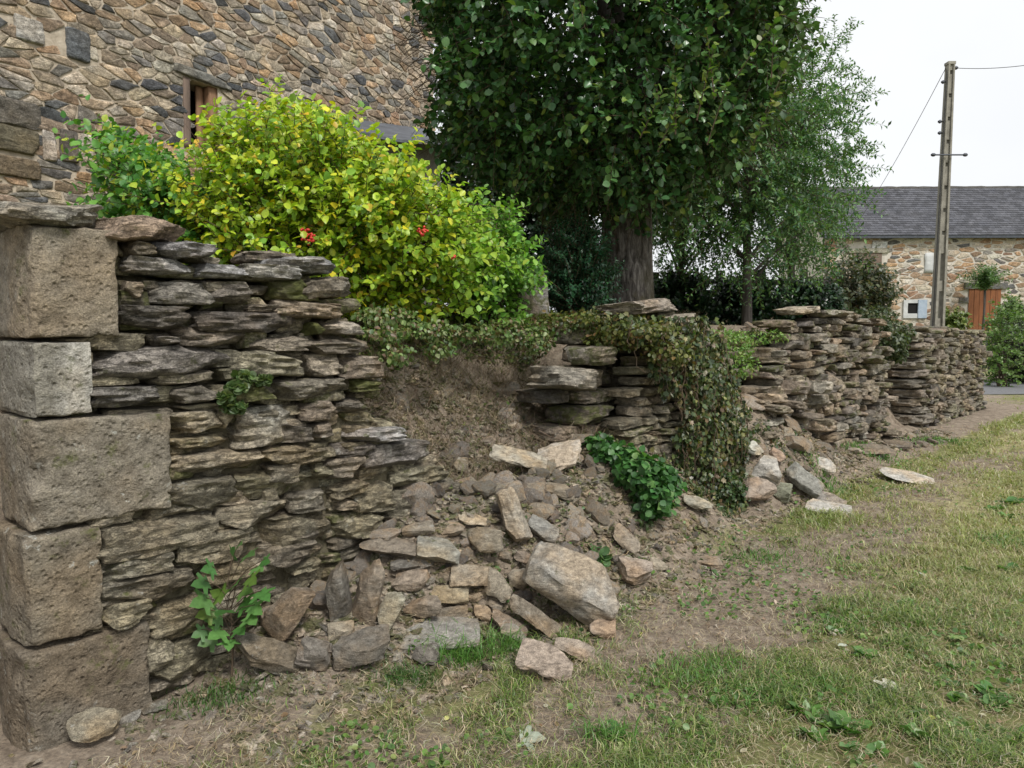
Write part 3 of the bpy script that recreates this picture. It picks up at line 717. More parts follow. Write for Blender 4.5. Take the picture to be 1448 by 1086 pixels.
# gravel: uncountable shale chips
def chips(n, seed):
    r = np.random.default_rng(seed)
    m = r.random(n); u = np.where(m < .55, r.normal(2.1, .9, n), np.where(m < .8, r.uniform(3, 8, n), r.uniform(.6, 12, n)))
    v = np.where(m < .55, r.uniform(-1.1, .95, n), np.where(m < .8, r.uniform(-.9, .7, n), r.uniform(.0, .4, n) ** 1))
    p = W0[None] + DU[None] * u[:, None] + DN[None] * v[:, None]; z = G(p[:, 0], p[:, 1])
    s = np.clip(r.lognormal(math.log(.013), .5, n), .005, .036)
    T, Fq = cube_grid(2, 2, 1); nv = len(T)
    a = r.uniform(0, 6.28, n); ca, sa = np.cos(a), np.sin(a)
    J = T[None] * np.array([1, .7, .28]) * (1 + r.uniform(-.45, .3, (n, nv, 3)))
    tl = r.normal(0, .35, (n, 1)); J[:, :, 2] += J[:, :, 0] * tl
    Xx = (J[:, :, 0] * ca[:, None] - J[:, :, 1] * sa[:, None]) * s[:, None]; Yy = (J[:, :, 0] * sa[:, None] + J[:, :, 1] * ca[:, None]) * s[:, None]
    Vv = np.stack([Xx + p[:, 0:1], Yy + p[:, 1:2], J[:, :, 2] * s[:, None] + z[:, None] + s[:, None] * .15], -1).reshape(-1, 3)
    Ff = (Fq[None] + (np.arange(n) * nv)[:, None, None]).reshape(-1, 4)
    c = np.array(LOOSE)[r.integers(len(LOOSE), size=n)] * r.uniform(.7, 1.4, (n, 1))
    return mesh('gravel', Vv, [Ff], M_RUB, col=np.repeat(c, nv, 0), smooth=False)
tag(chips(20000, 46), kind='stuff')

# ------------------------------------------------------------------ leaves
def tmpl(kind):
    if kind == 'oval':
        m = [(0, 0, 0), (.33, 0, -.03), (.68, 0, -.035), (1, 0, -.10)]
        l = [(.14, .16, .03), (.42, .29, .06), (.78, .20, .02)]
        v = m + l + [(a, -b, c) for a, b, c in l]
        f4 = [(0, 1, 5, 4), (1, 2, 6, 5), (0, 7, 8, 1), (1, 8, 9, 2)]; f3 = [(2, 3, 6), (2, 9, 3)]
    elif kind == 'slim':
        v = [(0, 0, 0), (.5, .14, .03), (1, 0, -.08), (.5, -.14, .03), (.5, 0, -.02)]
        f4 = []; f3 = [(0, 4, 1), (4, 2, 1), (0, 3, 4), (4, 3, 2)]
    elif kind == 'ivy':
        v = [(0, 0, 0), (.12, .42, .02), (.42, .30, .0), (.62, .42, -.03), (.68, .15, 0), (1, 0, -.08), (.68, -.15, 0), (.62, -.42, -.03), (.42, -.30, 0), (.12, -.42, .02), (.45, 0, -.05)]
        f4 = []; f3 = [(10, i + 1, i) for i in range(9)] + [(10, 0, 9)]
    elif kind == 'maple':
        a = []; 
        rad = [(-20, .0), (-62, .55), (-75, .35), (-52, .42), (-42, .85), (-30, .80), (-22, .5), (-8, .72), (0, 1.0)]
        pts = [(0, 0, 0), (.02, .45, .02), (.18, .33, 0), (.34, .72, -.03), (.50, .62, -.02), (.46, .30, 0), (.72, .26, -.01), (1.0, 0, -.1)]
        v = pts + [(x, -y, z) for x, y, z in pts[1:-1]][::-1] + [(.35, 0, -.04)]
        n = len(v) - 1; f4 = []; f3 = [(n, (i + 1) % n, i) for i in range(n)]
    elif kind == 'round':
        v = [(0, 0, 0)] + [(.5 + .5 * math.cos(t), .5 * math.sin(t), .04 * math.cos(2 * t)) for t in np.linspace(math.pi * .85, -math.pi * .85, 9)] + [(.45, 0, -.06)]
        n = len(v) - 1; f4 = []; f3 = [(n, (i + 1) % n, i) for i in range(n)]
    return np.array(v, float), f4, f3
def leaves(name, pos, d, nr, size, col, kind, m, parent=None, width=1.0, seed=1):
    r = np.random.default_rng(seed); n = len(pos)
    T, f4, f3 = tmpl(kind); nv = len(T)
    d = nrm(d); s = nrm(np.cross(nr, d)); w = np.cross(d, s)
    sz = np.asarray(size).reshape(-1, 1, 1) * np.ones((n, 1, 1)); cur = r.uniform(.3, 2.2, (n, 1, 1))
    Vv = pos[:, None] + sz * (T[None, :, 0:1] * d[:, None] + width * T[None, :, 1:2] * s[:, None] + cur * T[None, :, 2:3] * w[:, None])
    base = (np.arange(n) * nv)[:, None, None]; fs = []
    if f4: fs.append((np.array(f4)[None] + base).reshape(-1, 4))
    if f3: fs.append((np.array(f3)[None] + base).reshape(-1, 3))
    return mesh(name, Vv.reshape(-1, 3), fs, m, parent, col=np.repeat(col, nv, 0))
def shoots(org, dr, ln, nl, r, droop=.2, out=.8, leaf_up=.8):
    n = len(org); t = (np.arange(nl) + .6) / nl; dr = nrm(dr)
    pos = org[:, None] + dr[:, None] * ln[:, None, None] * t[None, :, None]
    pos[:, :, 2] -= droop * ln[:, None] * t[None] ** 2
    a = r.uniform(0, 6.28, n)[:, None] + np.arange(nl)[None] * 2.4 + r.normal(0, .3, (n, nl))
    ref = np.where(np.abs(dr[:, 2:3]) > .9, np.array([[1.0, 0, 0]]), np.array([[0, 0, 1.0]]))
    e1 = nrm(np.cross(dr, ref)); e2 = np.cross(dr, e1)
    side = e1[:, None] * np.cos(a)[..., None] + e2[:, None] * np.sin(a)[..., None]
    ld = dr[:, None] * .55 + side * out; ld[:, :, 2] -= droop * .5
    nn = r.normal(0, .35, (n, nl, 3)); nn[:, :, 2] += leaf_up; nn += dr[:, None] * .2
    return pos.reshape(-1, 3), ld.reshape(-1, 3), nn.reshape(-1, 3)
def tube(sp, pts, rad, k=6, col=(1, 1, 1), noise_=0):
    pts = np.asarray(pts, float); rad = np.asarray(rad, float) * np.ones(len(pts)); n = len(pts)
    tg = nrm(np.gradient(pts, axis=0)); ref = np.array([1.0, 0, 0]) if abs(tg[0][2]) > .7 else np.array([0, 0, 1.0])
    e1 = nrm(np.cross(tg, ref)); e2 = np.cross(tg, e1); a = np.arange(k) / k * 2 * math.pi
    rr = rad[:, None] * np.ones((1, k))
    if noise_:
        q = np.stack(np.meshgrid(np.arange(n) * .35, a * 1.0, indexing='ij'), -1).reshape(-1, 2)
        rr = rr * (1 + noise_ * vn(np.stack([np.cos(q[:, 1]) * 2 + q[:, 0] * .2, np.sin(q[:, 1]) * 2, q[:, 0]], -1), 3).reshape(n, k))
    Vv = pts[:, None] + rr[..., None] * (e1[:, None] * np.cos(a)[None, :, None] + e2[:, None] * np.sin(a)[None, :, None])
    I = np.arange(n * k).reshape(n, k); J = np.roll(I, -1, 1)
    F = np.stack([I[:-1], J[:-1], J[1:], I[1:]], -1).reshape(-1, 4)
    sp.add(Vv.reshape(-1, 3), [F], col)
def stems(name, org, dr, ln, droop, rad, parent, m=None):
    """thin three-sided twigs for shoots, vectorised"""
    n = len(org); dr = nrm(dr); t = np.array([0, .4, .75, 1.0]); K = 3
    P = org[:, None] + dr[:, None] * ln[:, None, None] * t[None, :, None]; P[:, :, 2] -= droop * ln[:, None] * t[None] ** 2
    ref = np.where(np.abs(dr[:, 2:3]) > .9, np.array([[1.0, 0, 0]]), np.array([[0, 0, 1.0]]))
    e1 = nrm(np.cross(dr, ref)); e2 = np.cross(dr, e1); a = np.arange(K) / K * 6.283
    rr = rad * (1 - .75 * t)
    Vv = P[:, :, None] + rr[None, :, None, None] * (e1[:, None, None] * np.cos(a)[None, None, :, None] + e2[:, None, None] * np.sin(a)[None, None, :, None])
    I = np.arange(4 * K).reshape(4, K); J = np.roll(I, -1, 1)
    F = np.stack([I[:-1], J[:-1], J[1:], I[1:]], -1).reshape(-1, 4)
    F = (F[None] + (np.arange(n) * 4 * K)[:, None, None]).reshape(-1, 4)
    return mesh(name, Vv.reshape(-1, 3), [F], m or M_TWIG, parent)
def colmix(r, n, pal, w, jit=.15, grad=None):
    w = (list(w) + [1] * len(pal))[:len(pal)]; c = np.array(pal)[r.choice(len(pal), n, p=np.array(w) / sum(w))]
    return np.clip(c * (1 + r.normal(0, jit, (n, 1))) * (1 + r.normal(0, .05, (n, 3))), .003, 1)

def ell_shell(r, n, c, rad, lo=.75, hi=1.0, cond=None):
    out = []
    while sum(len(o) for o in out) < n:
        d = nrm(r.normal(size=(n, 3))); t = r.uniform(lo, hi, (n, 1)); p = d * t
        lump = 1 + .16 * fbm(d * 2.6 + c[0], 3, 71)[:, None]
        q = np.array(c) + p * lump * np.array(rad)
        k = np.ones(n, bool) if cond is None else cond(q)
        out.append(np.concatenate([q[k], d[k]], 1))
    o = np.concatenate(out)[:n]; return o[:, :3], o[:, 3:]

# --- the big dark tree
r = np.random.default_rng(900)
tp = hit(886, 428, 6.5, 9); TY = 8.1; tx = (886 - 724) / FPX * TY
tz = g1(tx, TY) - .05
tree = empty('broadleaf_tree', (tx, TY, tz), label='big dark green broadleaf tree with a thick furrowed trunk behind the wall', cat='tree')
K = 72; NZ = 60; zz_ = np.linspace(0, 2.6, NZ); a_ = np.arange(K) / K * 6.283
A, ZZ = np.meshgrid(a_, zz_); rad = .275 + .06 * np.exp(-ZZ * 3.5) - .015 * ZZ + .05 * sst(1.3, 2.6, ZZ)
q = np.stack([np.cos(A).ravel() * 3.4, np.sin(A).ravel() * 3.4, ZZ.ravel() * 1.1], -1)
fis = np.abs(fbm(q * 1.7, 3, 5)).reshape(A.shape)
rad = rad * (1 - .0 + .22 * (np.clip(fis, 0, .3) - .15)) + .012 * vn(q * np.array([1, 1, .4]) * .5, 6).reshape(A.shape)
Vv = np.stack([np.cos(A) * rad + ZZ * -.01, np.sin(A) * rad, ZZ], -1).reshape(-1, 3)
I = np.arange(K * NZ).reshape(NZ, K); J = np.roll(I, -1, 1)
F = np.stack([I[:-1], J[:-1], J[1:], I[1:]], -1).reshape(-1, 4)
mt, nt, b_ = mat('furrowed_bark')
tcn = N(nt, 'ShaderNodeTexCoord'); mp = N(nt, 'ShaderNodeMapping'); mp.inputs['Scale'].default_value = (1, 1, .25); L(nt, tcn.outputs['Object'], mp.inputs[0])
n1 = noise(nt, mp.outputs[0], 22, 6, .7, .4); n2 = noise(nt, tcn.outputs['Object'], 4, 5, .65)
cb = ramp(nt, n1.outputs['Fac'], [(.36, (.022, .018, .016)), (.5, (.10, .088, .08)), (.64, (.24, .22, .205))]).outputs[0]
sepn = N(nt, 'ShaderNodeSeparateXYZ'); L(nt, tcn.outputs['Object'], sepn.inputs[0])
mm = math_(nt, 'MULTIPLY', ramp(nt, math_(nt, 'ADD', math_(nt, 'MULTIPLY', sepn.outputs[0], 1.2), n2.outputs['Fac']), [(.55, (0, 0, 0)), (.75, (1, 1, 1))]).outputs[0], ramp(nt, sepn.outputs[2], [(.2, (1, 1, 1)), (.8, (.15, .15, .15))]).outputs[0])
L(nt, mixc(nt, math_(nt, 'MULTIPLY', mm, .7), cb, (.07, .06, .015)), b_.inputs['Base Color']); b_.inputs['Roughness'].default_value = .95
bump(nt, b_, n1.outputs['Fac'], 1, .03)
mesh('trunk', Vv, [F], mt, tree)
sp = Soup(); CC = np.array([-.02, .1, 3.25])
for i in range(13):
    a = i * 2.4; e = r.uniform(.25, 1.2); l = r.uniform(1.6, 2.3); t = np.linspace(0, 1, 8)[:, None]
    d = np.array([math.cos(a) * math.cos(e), math.sin(a) * math.cos(e), math.sin(e)])
    pts = np.array([0, 0, 1.5 + .07 * i]) + d * l * t + np.array([0, 0, .35]) * t ** 2 + np.cumsum(r.normal(0, .03, (8, 3)), 0)
    tube(sp, pts, np.linspace(.11, .02, 8), 8)
sp.build('limbs', M_BARK, tree)
c0 = np.array([-.3, -.1, 3.15]); rd = np.array([1.95, 1.9, 1.95])
def cond_t(q): return (q[:, 2] > 1.28 + .16 * vn(q * 2.2, 8)) 
o1, d1 = ell_shell(r, 3900, c0, rd, .82, 1.03, cond_t)
o2, d2 = ell_shell(r, 1700, c0, rd, .5, .85, cond_t)
org = np.concatenate([o1[:3400], o2]); dd = np.concatenate([d1[:3400], d2]) 
dr = dd * .8 + r.normal(0, .5, org.shape); dr[:, 2] += .1
ln = r.uniform(.22, .5, len(org))
pos, ld, nn = shoots(org, dr, ln, 13, r, .35, .9, .9)
kk = pos[:, 2] > 1.12 + .26 * (pos[:, 0] / 1.7) ** 2 + .2 * vn(pos * 1.7, 7) + .08 * vn(pos * 6, 9)
lim = .22 * vn(pos * 1.5, 17) + .05 * vn(pos * 9, 18)
kk &= (pos[:, 0] > -1.97 - .6 * sst(2.4, 4.3, pos[:, 2]) + lim + .75 * sst(2.1, 1.1, pos[:, 2]) ** 1.5) & (pos[:, 0] < 1.62 + lim - .75 * sst(2.6, 1.2, pos[:, 2]))
pos, ld, nn = pos[kk], ld[kk], nn[kk]
n = len(pos)
c = colmix(r, n, [(.045, .105, .042), (.065, .155, .052), (.095, .20, .058), (.19, .27, .055)], [4, 5, 4, .9], .2)
# yellowish light on the crown's right side, put into the leaf colour
wr = sst(.6, 2.2, pos[:, 0] + .3 * vn(pos * 1.5, 4)) * .8
c = c * (1 - wr[:, None]) + colmix(r, n, [(.10, .18, .04), (.16, .24, .05), (.07, .14, .04)], [4, 2, 3], .2) * wr[:, None]
leaves('crown', pos, ld, nn, r.uniform(.045, .095, n), c, 'oval', M_LEAFDK, tree, 1.45)
stems('twigs', org, dr, ln, .35, .006, tree)
# long light shoots on the right front
so = []; sd_ = []
for (px, py) in [(905, 195), (955, 190), (985, 170), (1010, 140), (1040, 110), (1000, 205), (930, 215), (1075, 175), (1060, 215), (1090, 120)]:
    d = ray(px, py); p = CAM + d * 6.15 - np.array([tx, TY, tz]); so.append(p); sd_.append([r.normal(.25, .2), -.2, 1])
so = np.array(so); sd_ = np.array(sd_); sl = r.uniform(.35, .65, len(so))
for i_ in range(len(so)):
  pos, ld, nn = shoots(so[i_:i_ + 1], sd_[i_:i_ + 1], sl[i_:i_ + 1], 18, r, .05, .9, .7); nn[:, 1] -= .5
  n = len(pos); leaves('leader_shoot', pos, ld, nn, r.uniform(.05, .08, n), colmix(r, n, [(.12, .20, .04), (.08, .15, .035), (.17, .20, .05)], [3, 2, 1], .15), 'oval', M_LEAF, tree, 1.3)
stems('shoot_stem', so, sd_, sl, .05, .008, tree)

# --- bushes
def bush(name, label, px0, px1, pyb, pyt, yd, pal, w, size, seed, nsh, kind='oval', cat='shrub', width=1.35, up=.55, mt_=None, ln=(.18, .5), nl=12, dz=.75, topfn=None, leg=0, wgrad=None, zb=None, droop=.12):
    r = np.random.default_rng(seed); s = yd / FPX
    cx = ((px0 + px1) / 2 - 724) * s; w2 = (px1 - px0) / 2 * s; z0 = g1(cx, yd) if zb is None else zb
    zt = (CAM + ray((px0 + px1) / 2, pyt) * yd)[2]; h = zt - z0
    root = empty(name, (cx, yd, z0), label=label, cat=cat)
    C = np.array([0, 0, h * .47]); RD = np.array([w2 * .95, dz, h * .56])
    o, d = ell_shell(r, nsh, C, RD, .62, .98)
    o2, d2 = ell_shell(r, nsh // 2, C, RD, .2, .7); o = np.concatenate([o, o2]); d = np.concatenate([d, d2])
    k = o[:, 2] > -.02
    if topfn is not None: k &= o[:, 2] < np.array([topfn(x / w2) for x in o[:, 0]]) * h
    o, d = o[k], d[k]
    dr = d * .7 + r.normal(0, .35, o.shape); dr[:, 2] += up
    l = r.uniform(*ln, len(o)) * (1 if not topfn else 1)
    pos, ld, nn = shoots(o, dr, l, nl, r, droop, .9, .8); nn[:, 1] -= .35
    kk = pos[:, 2] > 0
    if topfn is not None: kk &= (pos[:, 2] < (np.array([topfn(x / w2) for x in pos[:, 0]]) + .07 * vn(pos * 5, 3)) * h) | ((np.repeat(r.random(len(o)), nl) < .13) & (pos[:, 2] < np.array([topfn(x / w2) for x in pos[:, 0]]) * h + .24))
    pos, ld, nn = pos[kk], ld[kk], nn[kk]; n = len(pos)
    c = colmix(r, n, pal, w, .14)
    if wgrad is not None: c = wgrad(pos, c, r, w2, h)
    leaves('foliage', pos, ld, nn, r.uniform(size * .5, size * 1.2, n), c, kind, mt_ or M_LEAF, root, width, seed)
    tipz = o[:, 2] + nrm(dr)[:, 2] * l; lim_ = np.full(len(o), 9.0) if topfn is None else np.array([topfn(x / w2) for x in o[:, 0]]) * h
    ks = tipz < lim_ + .02
    stems('twigs', o[ks], dr[ks], l[ks], droop, .004, root)
    sp = Soup()
    for i in range(14):
        a = r.uniform(0, 6.28); q = o[r.integers(len(o))]; b0 = np.array([math.cos(a) * .12, math.sin(a) * .12, -.05]); t = np.linspace(0, 1, 7)[:, None]
        pts = b0 + (q - b0) * t + np.array([0, 0, h * .12]) * (t * (1 - t)) * 2 + r.normal(0, .01, (7, 3)); tube(sp, pts, np.linspace(.018, .005, 7), 5)
    sp.build('stems', M_TWIG, root)
    return root, o, C, RD
YEL = [(.38, .50, .035), (.28, .43, .035), (.50, .53, .04), (.66, .56, .03), (.18, .33, .035), (.58, .38, .04)]
def yg(pos, c, r, w2, h):
    lowd = sst(.45, .05, pos[:, 2] / h) * .35
    t = sst(.35, .9, pos[:, 0] / w2) * .75
    g = colmix(r, len(pos), [(.17, .36, .045), (.25, .44, .05)], [1, 1], .12)
    c = c * (1 - t[:, None]) + g * t[:, None]
    return c
top_main = interp([(-1.1, .45), (-.92, .58), (-.72, .60), (-.62, .72), (-.48, .84), (-.2, .87), (.05, .80), (.28, .66), (.5, .56), (.7, .45), (.85, .37), (1.0, .26)])
yb, yo, yC, yR = bush('yellow_green_shrub', 'large bright yellow-green shrub with red berries behind the near wall', 240, 742, 440, 118, 5.7, YEL, [6, 5, 3, 1.1, 2.8, .4], .058, 21, 2400, topfn=top_main, wgrad=yg, dz=.8, ln=(.15, .42))
for (px, py) in [(432, 330), (597, 327), (440, 338), (640, 362)]:
    p = CAM + ray(px, py) * 4.9 - np.array(yb.location); sp = Soup()
    for i in range(16 if px != 640 else 4):
        P, F = cube_grid(3, 3, 3); sp.add(nrm(P) * .009 + p + np.random.default_rng(px + i).normal(0, .017, 3), [F])
    sp.build('berry_cluster', M_BERRY, yb)
bush('green_shrub', 'darker green shrub left of the bright yellow one, arching against the house', 178, 345, 400, 140, 5.9, [(.07, .20, .04), (.11, .27, .045), (.16, .34, .05), (.40, .46, .05)], [4, 4, 3, 2], .062, 22, 900, dz=.6, up=.35, ln=(.2, .55),
     topfn=interp([(-1, .90), (-.6, .82), (0, .68), (.4, .60), (1, .60)]), droop=.1)
bush('green_shrub', 'fresh green low shrub at the right foot of the yellow one', 635, 738, 436, 310, 6.6, [(.16, .34, .05), (.24, .42, .06), (.11, .25, .045)], [4, 3, 3], .062, 23, 330, dz=.5, width=1.1, ln=(.15, .42), nl=14)
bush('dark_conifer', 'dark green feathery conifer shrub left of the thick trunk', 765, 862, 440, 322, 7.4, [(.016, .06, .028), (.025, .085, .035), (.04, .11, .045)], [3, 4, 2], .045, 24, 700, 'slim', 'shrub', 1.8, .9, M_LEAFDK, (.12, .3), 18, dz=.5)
bush('shade_fill_shrub', 'added shrub with shade painted into its leaves, behind the yellow one under the big tree', 598, 850, 420, 130, 13.5, [(.012, .032, .014), (.02, .05, .02)], [3, 2], .10, 25, 1500, mt_=M_LEAFDK)  # added to fill the gap with darkness; the shade is in its leaf colours
bush('brown_green_shrub', 'brownish green shrub beyond the middle wall, left of the barn shutter', 1165, 1245, 440, 372, 16.5, [(.055, .075, .03), (.09, .10, .045), (.14, .12, .06), (.04, .06, .03)], [4, 3, 2, 3], .09, 26, 420, dz=1.0, ln=(.2, .5))
bush('roadside_hedge', 'dark tangled hedge at the road edge right of the wall end', 1402, 1570, 540, 462, 22.6, [(.025, .038, .016), (.05, .062, .025), (.09, .08, .045)], [4, 3, 2], .10, 27, 1100, dz=1.4, ln=(.3, .8), cat='hedge')
bush('green_weed', 'lush green herb in front of the hedge at the road side', 1395, 1445, 470, 425, 21.0, [(.08, .15, .03), (.12, .2, .04)], [1, 1], .09, 28, 120, dz=.5, cat='plant')
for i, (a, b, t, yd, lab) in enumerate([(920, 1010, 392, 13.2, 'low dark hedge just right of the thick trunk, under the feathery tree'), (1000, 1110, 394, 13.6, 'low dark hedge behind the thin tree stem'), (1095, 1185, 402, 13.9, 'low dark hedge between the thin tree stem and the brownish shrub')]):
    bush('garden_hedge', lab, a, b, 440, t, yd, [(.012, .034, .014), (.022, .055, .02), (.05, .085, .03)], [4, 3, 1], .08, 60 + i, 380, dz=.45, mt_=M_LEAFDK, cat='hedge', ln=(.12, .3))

# --- feathery tree on the right
def feathery(name, label, px, yd, ztop, radii, cz, seed, nsh, pal, w, trunk_r, size=.075, lo=.25, cond=None, zb=None, lean=0):
    r = np.random.default_rng(seed); x = (px - 724) / FPX * yd; z0 = g1(x, yd) - .05
    root = empty(name, (x, yd, z0), label=label, cat='tree')
    sp = Soup(); t = np.linspace(0, 1, 14)[:, None]
    pts = np.array([0, 0, 0]) + np.array([lean, 0, ztop * .9]) * t + np.cumsum(r.normal(0, .02, (14, 3)), 0) * t
    tube(sp, pts, np.linspace(trunk_r, .02, 14), 10, noise_=.1); sp.build('trunk', M_BARK, root)
    o, d = ell_shell(r, nsh, np.array([lean * .6, 0, cz]), np.array(radii), lo, 1.0, cond)
    sp = Soup()
    for i in range(26):
        q = o[r.integers(len(o))]; zb_ = np.clip(q[2] - .5 - abs(q[0]) * .35, .5, ztop * .85); b0 = np.array([lean * zb_ / ztop * .9, 0, zb_]); tt = np.linspace(0, 1, 7)[:, None]
        tube(sp, b0 + (q - b0) * tt + np.array([0, 0, .25]) * tt * (1 - tt) * 2, np.linspace(.03, .006, 7), 5)
    sp.build('branches', M_BARK, root)
    dr = d * .75 + r.normal(0, .45, o.shape); dr[:, 2] += .1; l = r.uniform(.25, .65, len(o))
    pos, ld, nn = shoots(o, dr, l, 22, r, .25, 1.0, .8); n = len(pos)
    leaves('crown', pos, ld, nn, r.uniform(size * .7, size * 1.2, n), colmix(r, n, pal, w, .16), 'slim', M_LEAF, root, 1.5, seed)
    stems('twigs', o, dr, l, .25, .005, root)
    return root
feathery('feathery_tree', 'light green feathery tree with a thin stem behind the middle wall', 1055, 12.0, 4.6, (1.75, 1.4, 2.0), 2.55, 31, 1250,
         [(.07, .16, .055), (.11, .21, .07), (.15, .26, .08), (.05, .12, .06)], [4, 4, 2, 3], .085, .085, .2, cond=lambda q: (q[:, 2] > .75 + .35 * vn(q * 1.3, 4)) | (q[:, 0] > .55))
feathery('airy_tree', 'tall airy tree whose thin top sprays show against the sky', 1115, 14.0, 6.0, (1.25, 1.2, 2.9), 3.3, 32, 800,
         [(.10, .19, .07), (.14, .25, .08), (.07, .15, .06)], [3, 3, 2], .08, .08, .1)
feathery('feathery_tree', 'shaded feathery tree seen in the gap right of the thick trunk', 960, 13.0, 4.0, (1.3, 1.1, 1.5), 2.3, 33, 420,
         [(.05, .12, .045), (.08, .16, .06), (.15, .22, .05)], [4, 3, 1], .07, .08, .2, cond=lambda q: q[:, 2] > 1.0)

# ------------------------------------------------------------------ ivy, weeds and undergrowth
def clumpleaves(name, label, cat, P, d, nr_, size, pal, w, kind, m, seed, kindp=None, width=1.0, root_loc=None, part='foliage'):
    r = np.random.default_rng(seed); n = len(P); c = colmix(r, n, pal, w, .2)
    o = leaves(name, P - (np.array(root_loc) if root_loc is not None else 0), d, nr_, r.uniform(size * .6, size * 1.2, n), c, kind, m, None, width, seed)
    if root_loc is not None: o.location = root_loc
    return tag(o, label, cat, kind=kindp)
IVY = [(.045, .075, .028), (.07, .105, .036), (.11, .14, .045), (.18, .16, .07), (.15, .10, .05), (.22, .22, .08), (.30, .30, .23), (.03, .045, .02)]
IW = [4, 5, 4, 2.5, 1.6, 1.6, 1.3, 3]
r = np.random.default_rng(77)
n = 8200; z = r.uniform(-.0, 1.66, n)
ul = np.interp(z, [0, .3, .7, 1.1, 1.5, 1.75], [4.3, 4.25, 4.3, 4.2, 3.85, 3.6]); ur = np.interp(z, [0, .3, .7, 1.1, 1.5, 1.75], [6.05, 6.0, 5.85, 5.5, 5.1, 4.95])
f = r.beta(1.25, 1.15, n); u = ul + (ur - ul) * f; P2 = np.stack([u * 1.6, z * 1.6, 0 * u], -1)
u = u + .12 * vn(P2 * 3.5, 44); th = .07 + .08 * fbm(P2 * 1.3, 3, 9) + .07 * np.sin(np.clip(f, 0, 1) * 3.14) * sst(1.75, 1.1, z)
v = th * r.uniform(.3, 1.15, n) + .03 + .12 * sst(.5, 0, z)
Pw = W0[None] + DU[None] * u[:, None] + DN[None] * v[:, None]; Pw[:, 2] = z + .02
hk = fbm(np.stack([u * 3.2, z * 3.2, 0 * u], -1), 3, 45) > -.20 - .35 * np.sin(f * 3.14)
# straggling runners: to the left over the bank, and a skirt along the foot
n2 = 1900; ua2 = np.where(r.random(n2) < .5, r.normal(4.05, .35, n2), r.uniform(4.2, 6.5, n2)); ba = ua2 < 4.2
vb = np.where(ba, r.uniform(-1.0, .05, n2), r.uniform(.08, .42, n2)); vb = np.where(ua2 > 4.6, r.uniform(.08, .42, n2), vb)
kz = fbm(np.stack([ua2 * 3, vb * 3, 0 * ua2], -1), 3, 46) > -.02
P2w = W0[None] + DU[None] * ua2[:, None] + DN[None] * vb[:, None]; P2w[:, 2] = G(P2w[:, 0], P2w[:, 1]) + r.uniform(.0, .09, n2)
Pw = np.concatenate([Pw[hk], P2w[kz]]); n = len(Pw)
d = r.normal(0, .5, (n, 3)); d[:, 2] -= .8; nr_ = DN[None] + r.normal(0, .55, (n, 3)) + [0, 0, .4]
clumpleaves('ivy', 'thick ivy cloaking the stump of wall between the two gaps', 'ivy', Pw, d, nr_, .046, IVY, IW, 'ivy', M_LEAF, 771, root_loc=V(5, 0, 0))
# hanging fringe of ivy strands (brown stems)
sp = Soup()
for i in range(120):
    j = r.integers(n); p = Pw[j] - V(5, 0, 0); l = r.uniform(.15, .45); t = np.linspace(0, 1, 6)[:, None]
    tube(sp, p + np.array([0, 0, -l]) * t + r.normal(0, .02, (6, 3)) + np.array([DN[0], DN[1], 0]) * .03, .0035, 4)
iv = sp.build('stems', M_TWIG, bpy.data.objects['ivy'])
# mat on top of the bank
def matzone(n, us, vs, r, zoff, thick):
    u = r.uniform(*us, n); v = vs[0] + (vs[1] - vs[0]) * r.beta(1.2, 1.2, n); v = v + .12 * vn(np.stack([u * 2, v * 0, v * 0], -1), 3)
    p = W0[None] + DU[None] * u[:, None] + DN[None] * v[:, None]; z = G(p[:, 0], p[:, 1])
    lump = .5 + .5 * fbm(np.stack([u * 2.2, v * 2.2, 0 * u], -1), 3, 19); p[:, 2] = z + zoff + thick * lump * r.random(n)
    return p, u, v
P_, u_, v_ = matzone(15000, (1.5, 5.0), (-2.6, -1.12), r, .0, .14)
nr_ = r.normal(0, .6, (len(P_), 3)) + [0, 0, 1] + DN[None] * .5; d = r.normal(0, 1, (len(P_), 3)); d[:, 2] *= .5; d += DN[None] * .4
GC = [(.05, .085, .025), (.085, .13, .035), (.13, .17, .045), (.17, .16, .07), (.12, .09, .045), (.20, .22, .06)]
clumpleaves('ground_ivy', None, None, P_, d, nr_, .042, GC, [4, 4, 3, 2, 2, 1], 'ivy', M_LEAF, 772, 'stuff')
# overhang over the hollow, dense dark clump centre and olive clump over the stump
def blob_leaves(name, label, cat, lst, per, size, pal, w, kind, m, seed, kindp=None, width=1, flat=1.0, up=.6):
    r = np.random.default_rng(seed); Ps = []; Ds = []; Ns = []
    for (px, py, yd, rx, rz, ry) in lst:
        n = int(per * rx * max(rz, .08) * 40); dd = nrm(r.normal(size=(n, 3))); c = CAM + ray(px, py) * yd
        Ps.append(c + dd * np.array([rx, ry, rz]) * r.uniform(.6, 1.05, (n, 1)) * (1 + .2 * fbm(dd * 2 + px, 2, 5)[:, None]))
        Ds.append(dd * .3 + r.normal(0, .6, (n, 3)) - [0, 0, .3]); Ns.append(dd * .8 + r.normal(0, .4, (n, 3)) + [0, 0, up])
    P = np.concatenate(Ps); loc = P.mean(0); loc[2] = min(P[:, 2]); 
    return clumpleaves(name, label, cat, P, np.concatenate(Ds), np.concatenate(Ns), size, pal, w, kind, m, seed, kindp, width, loc)
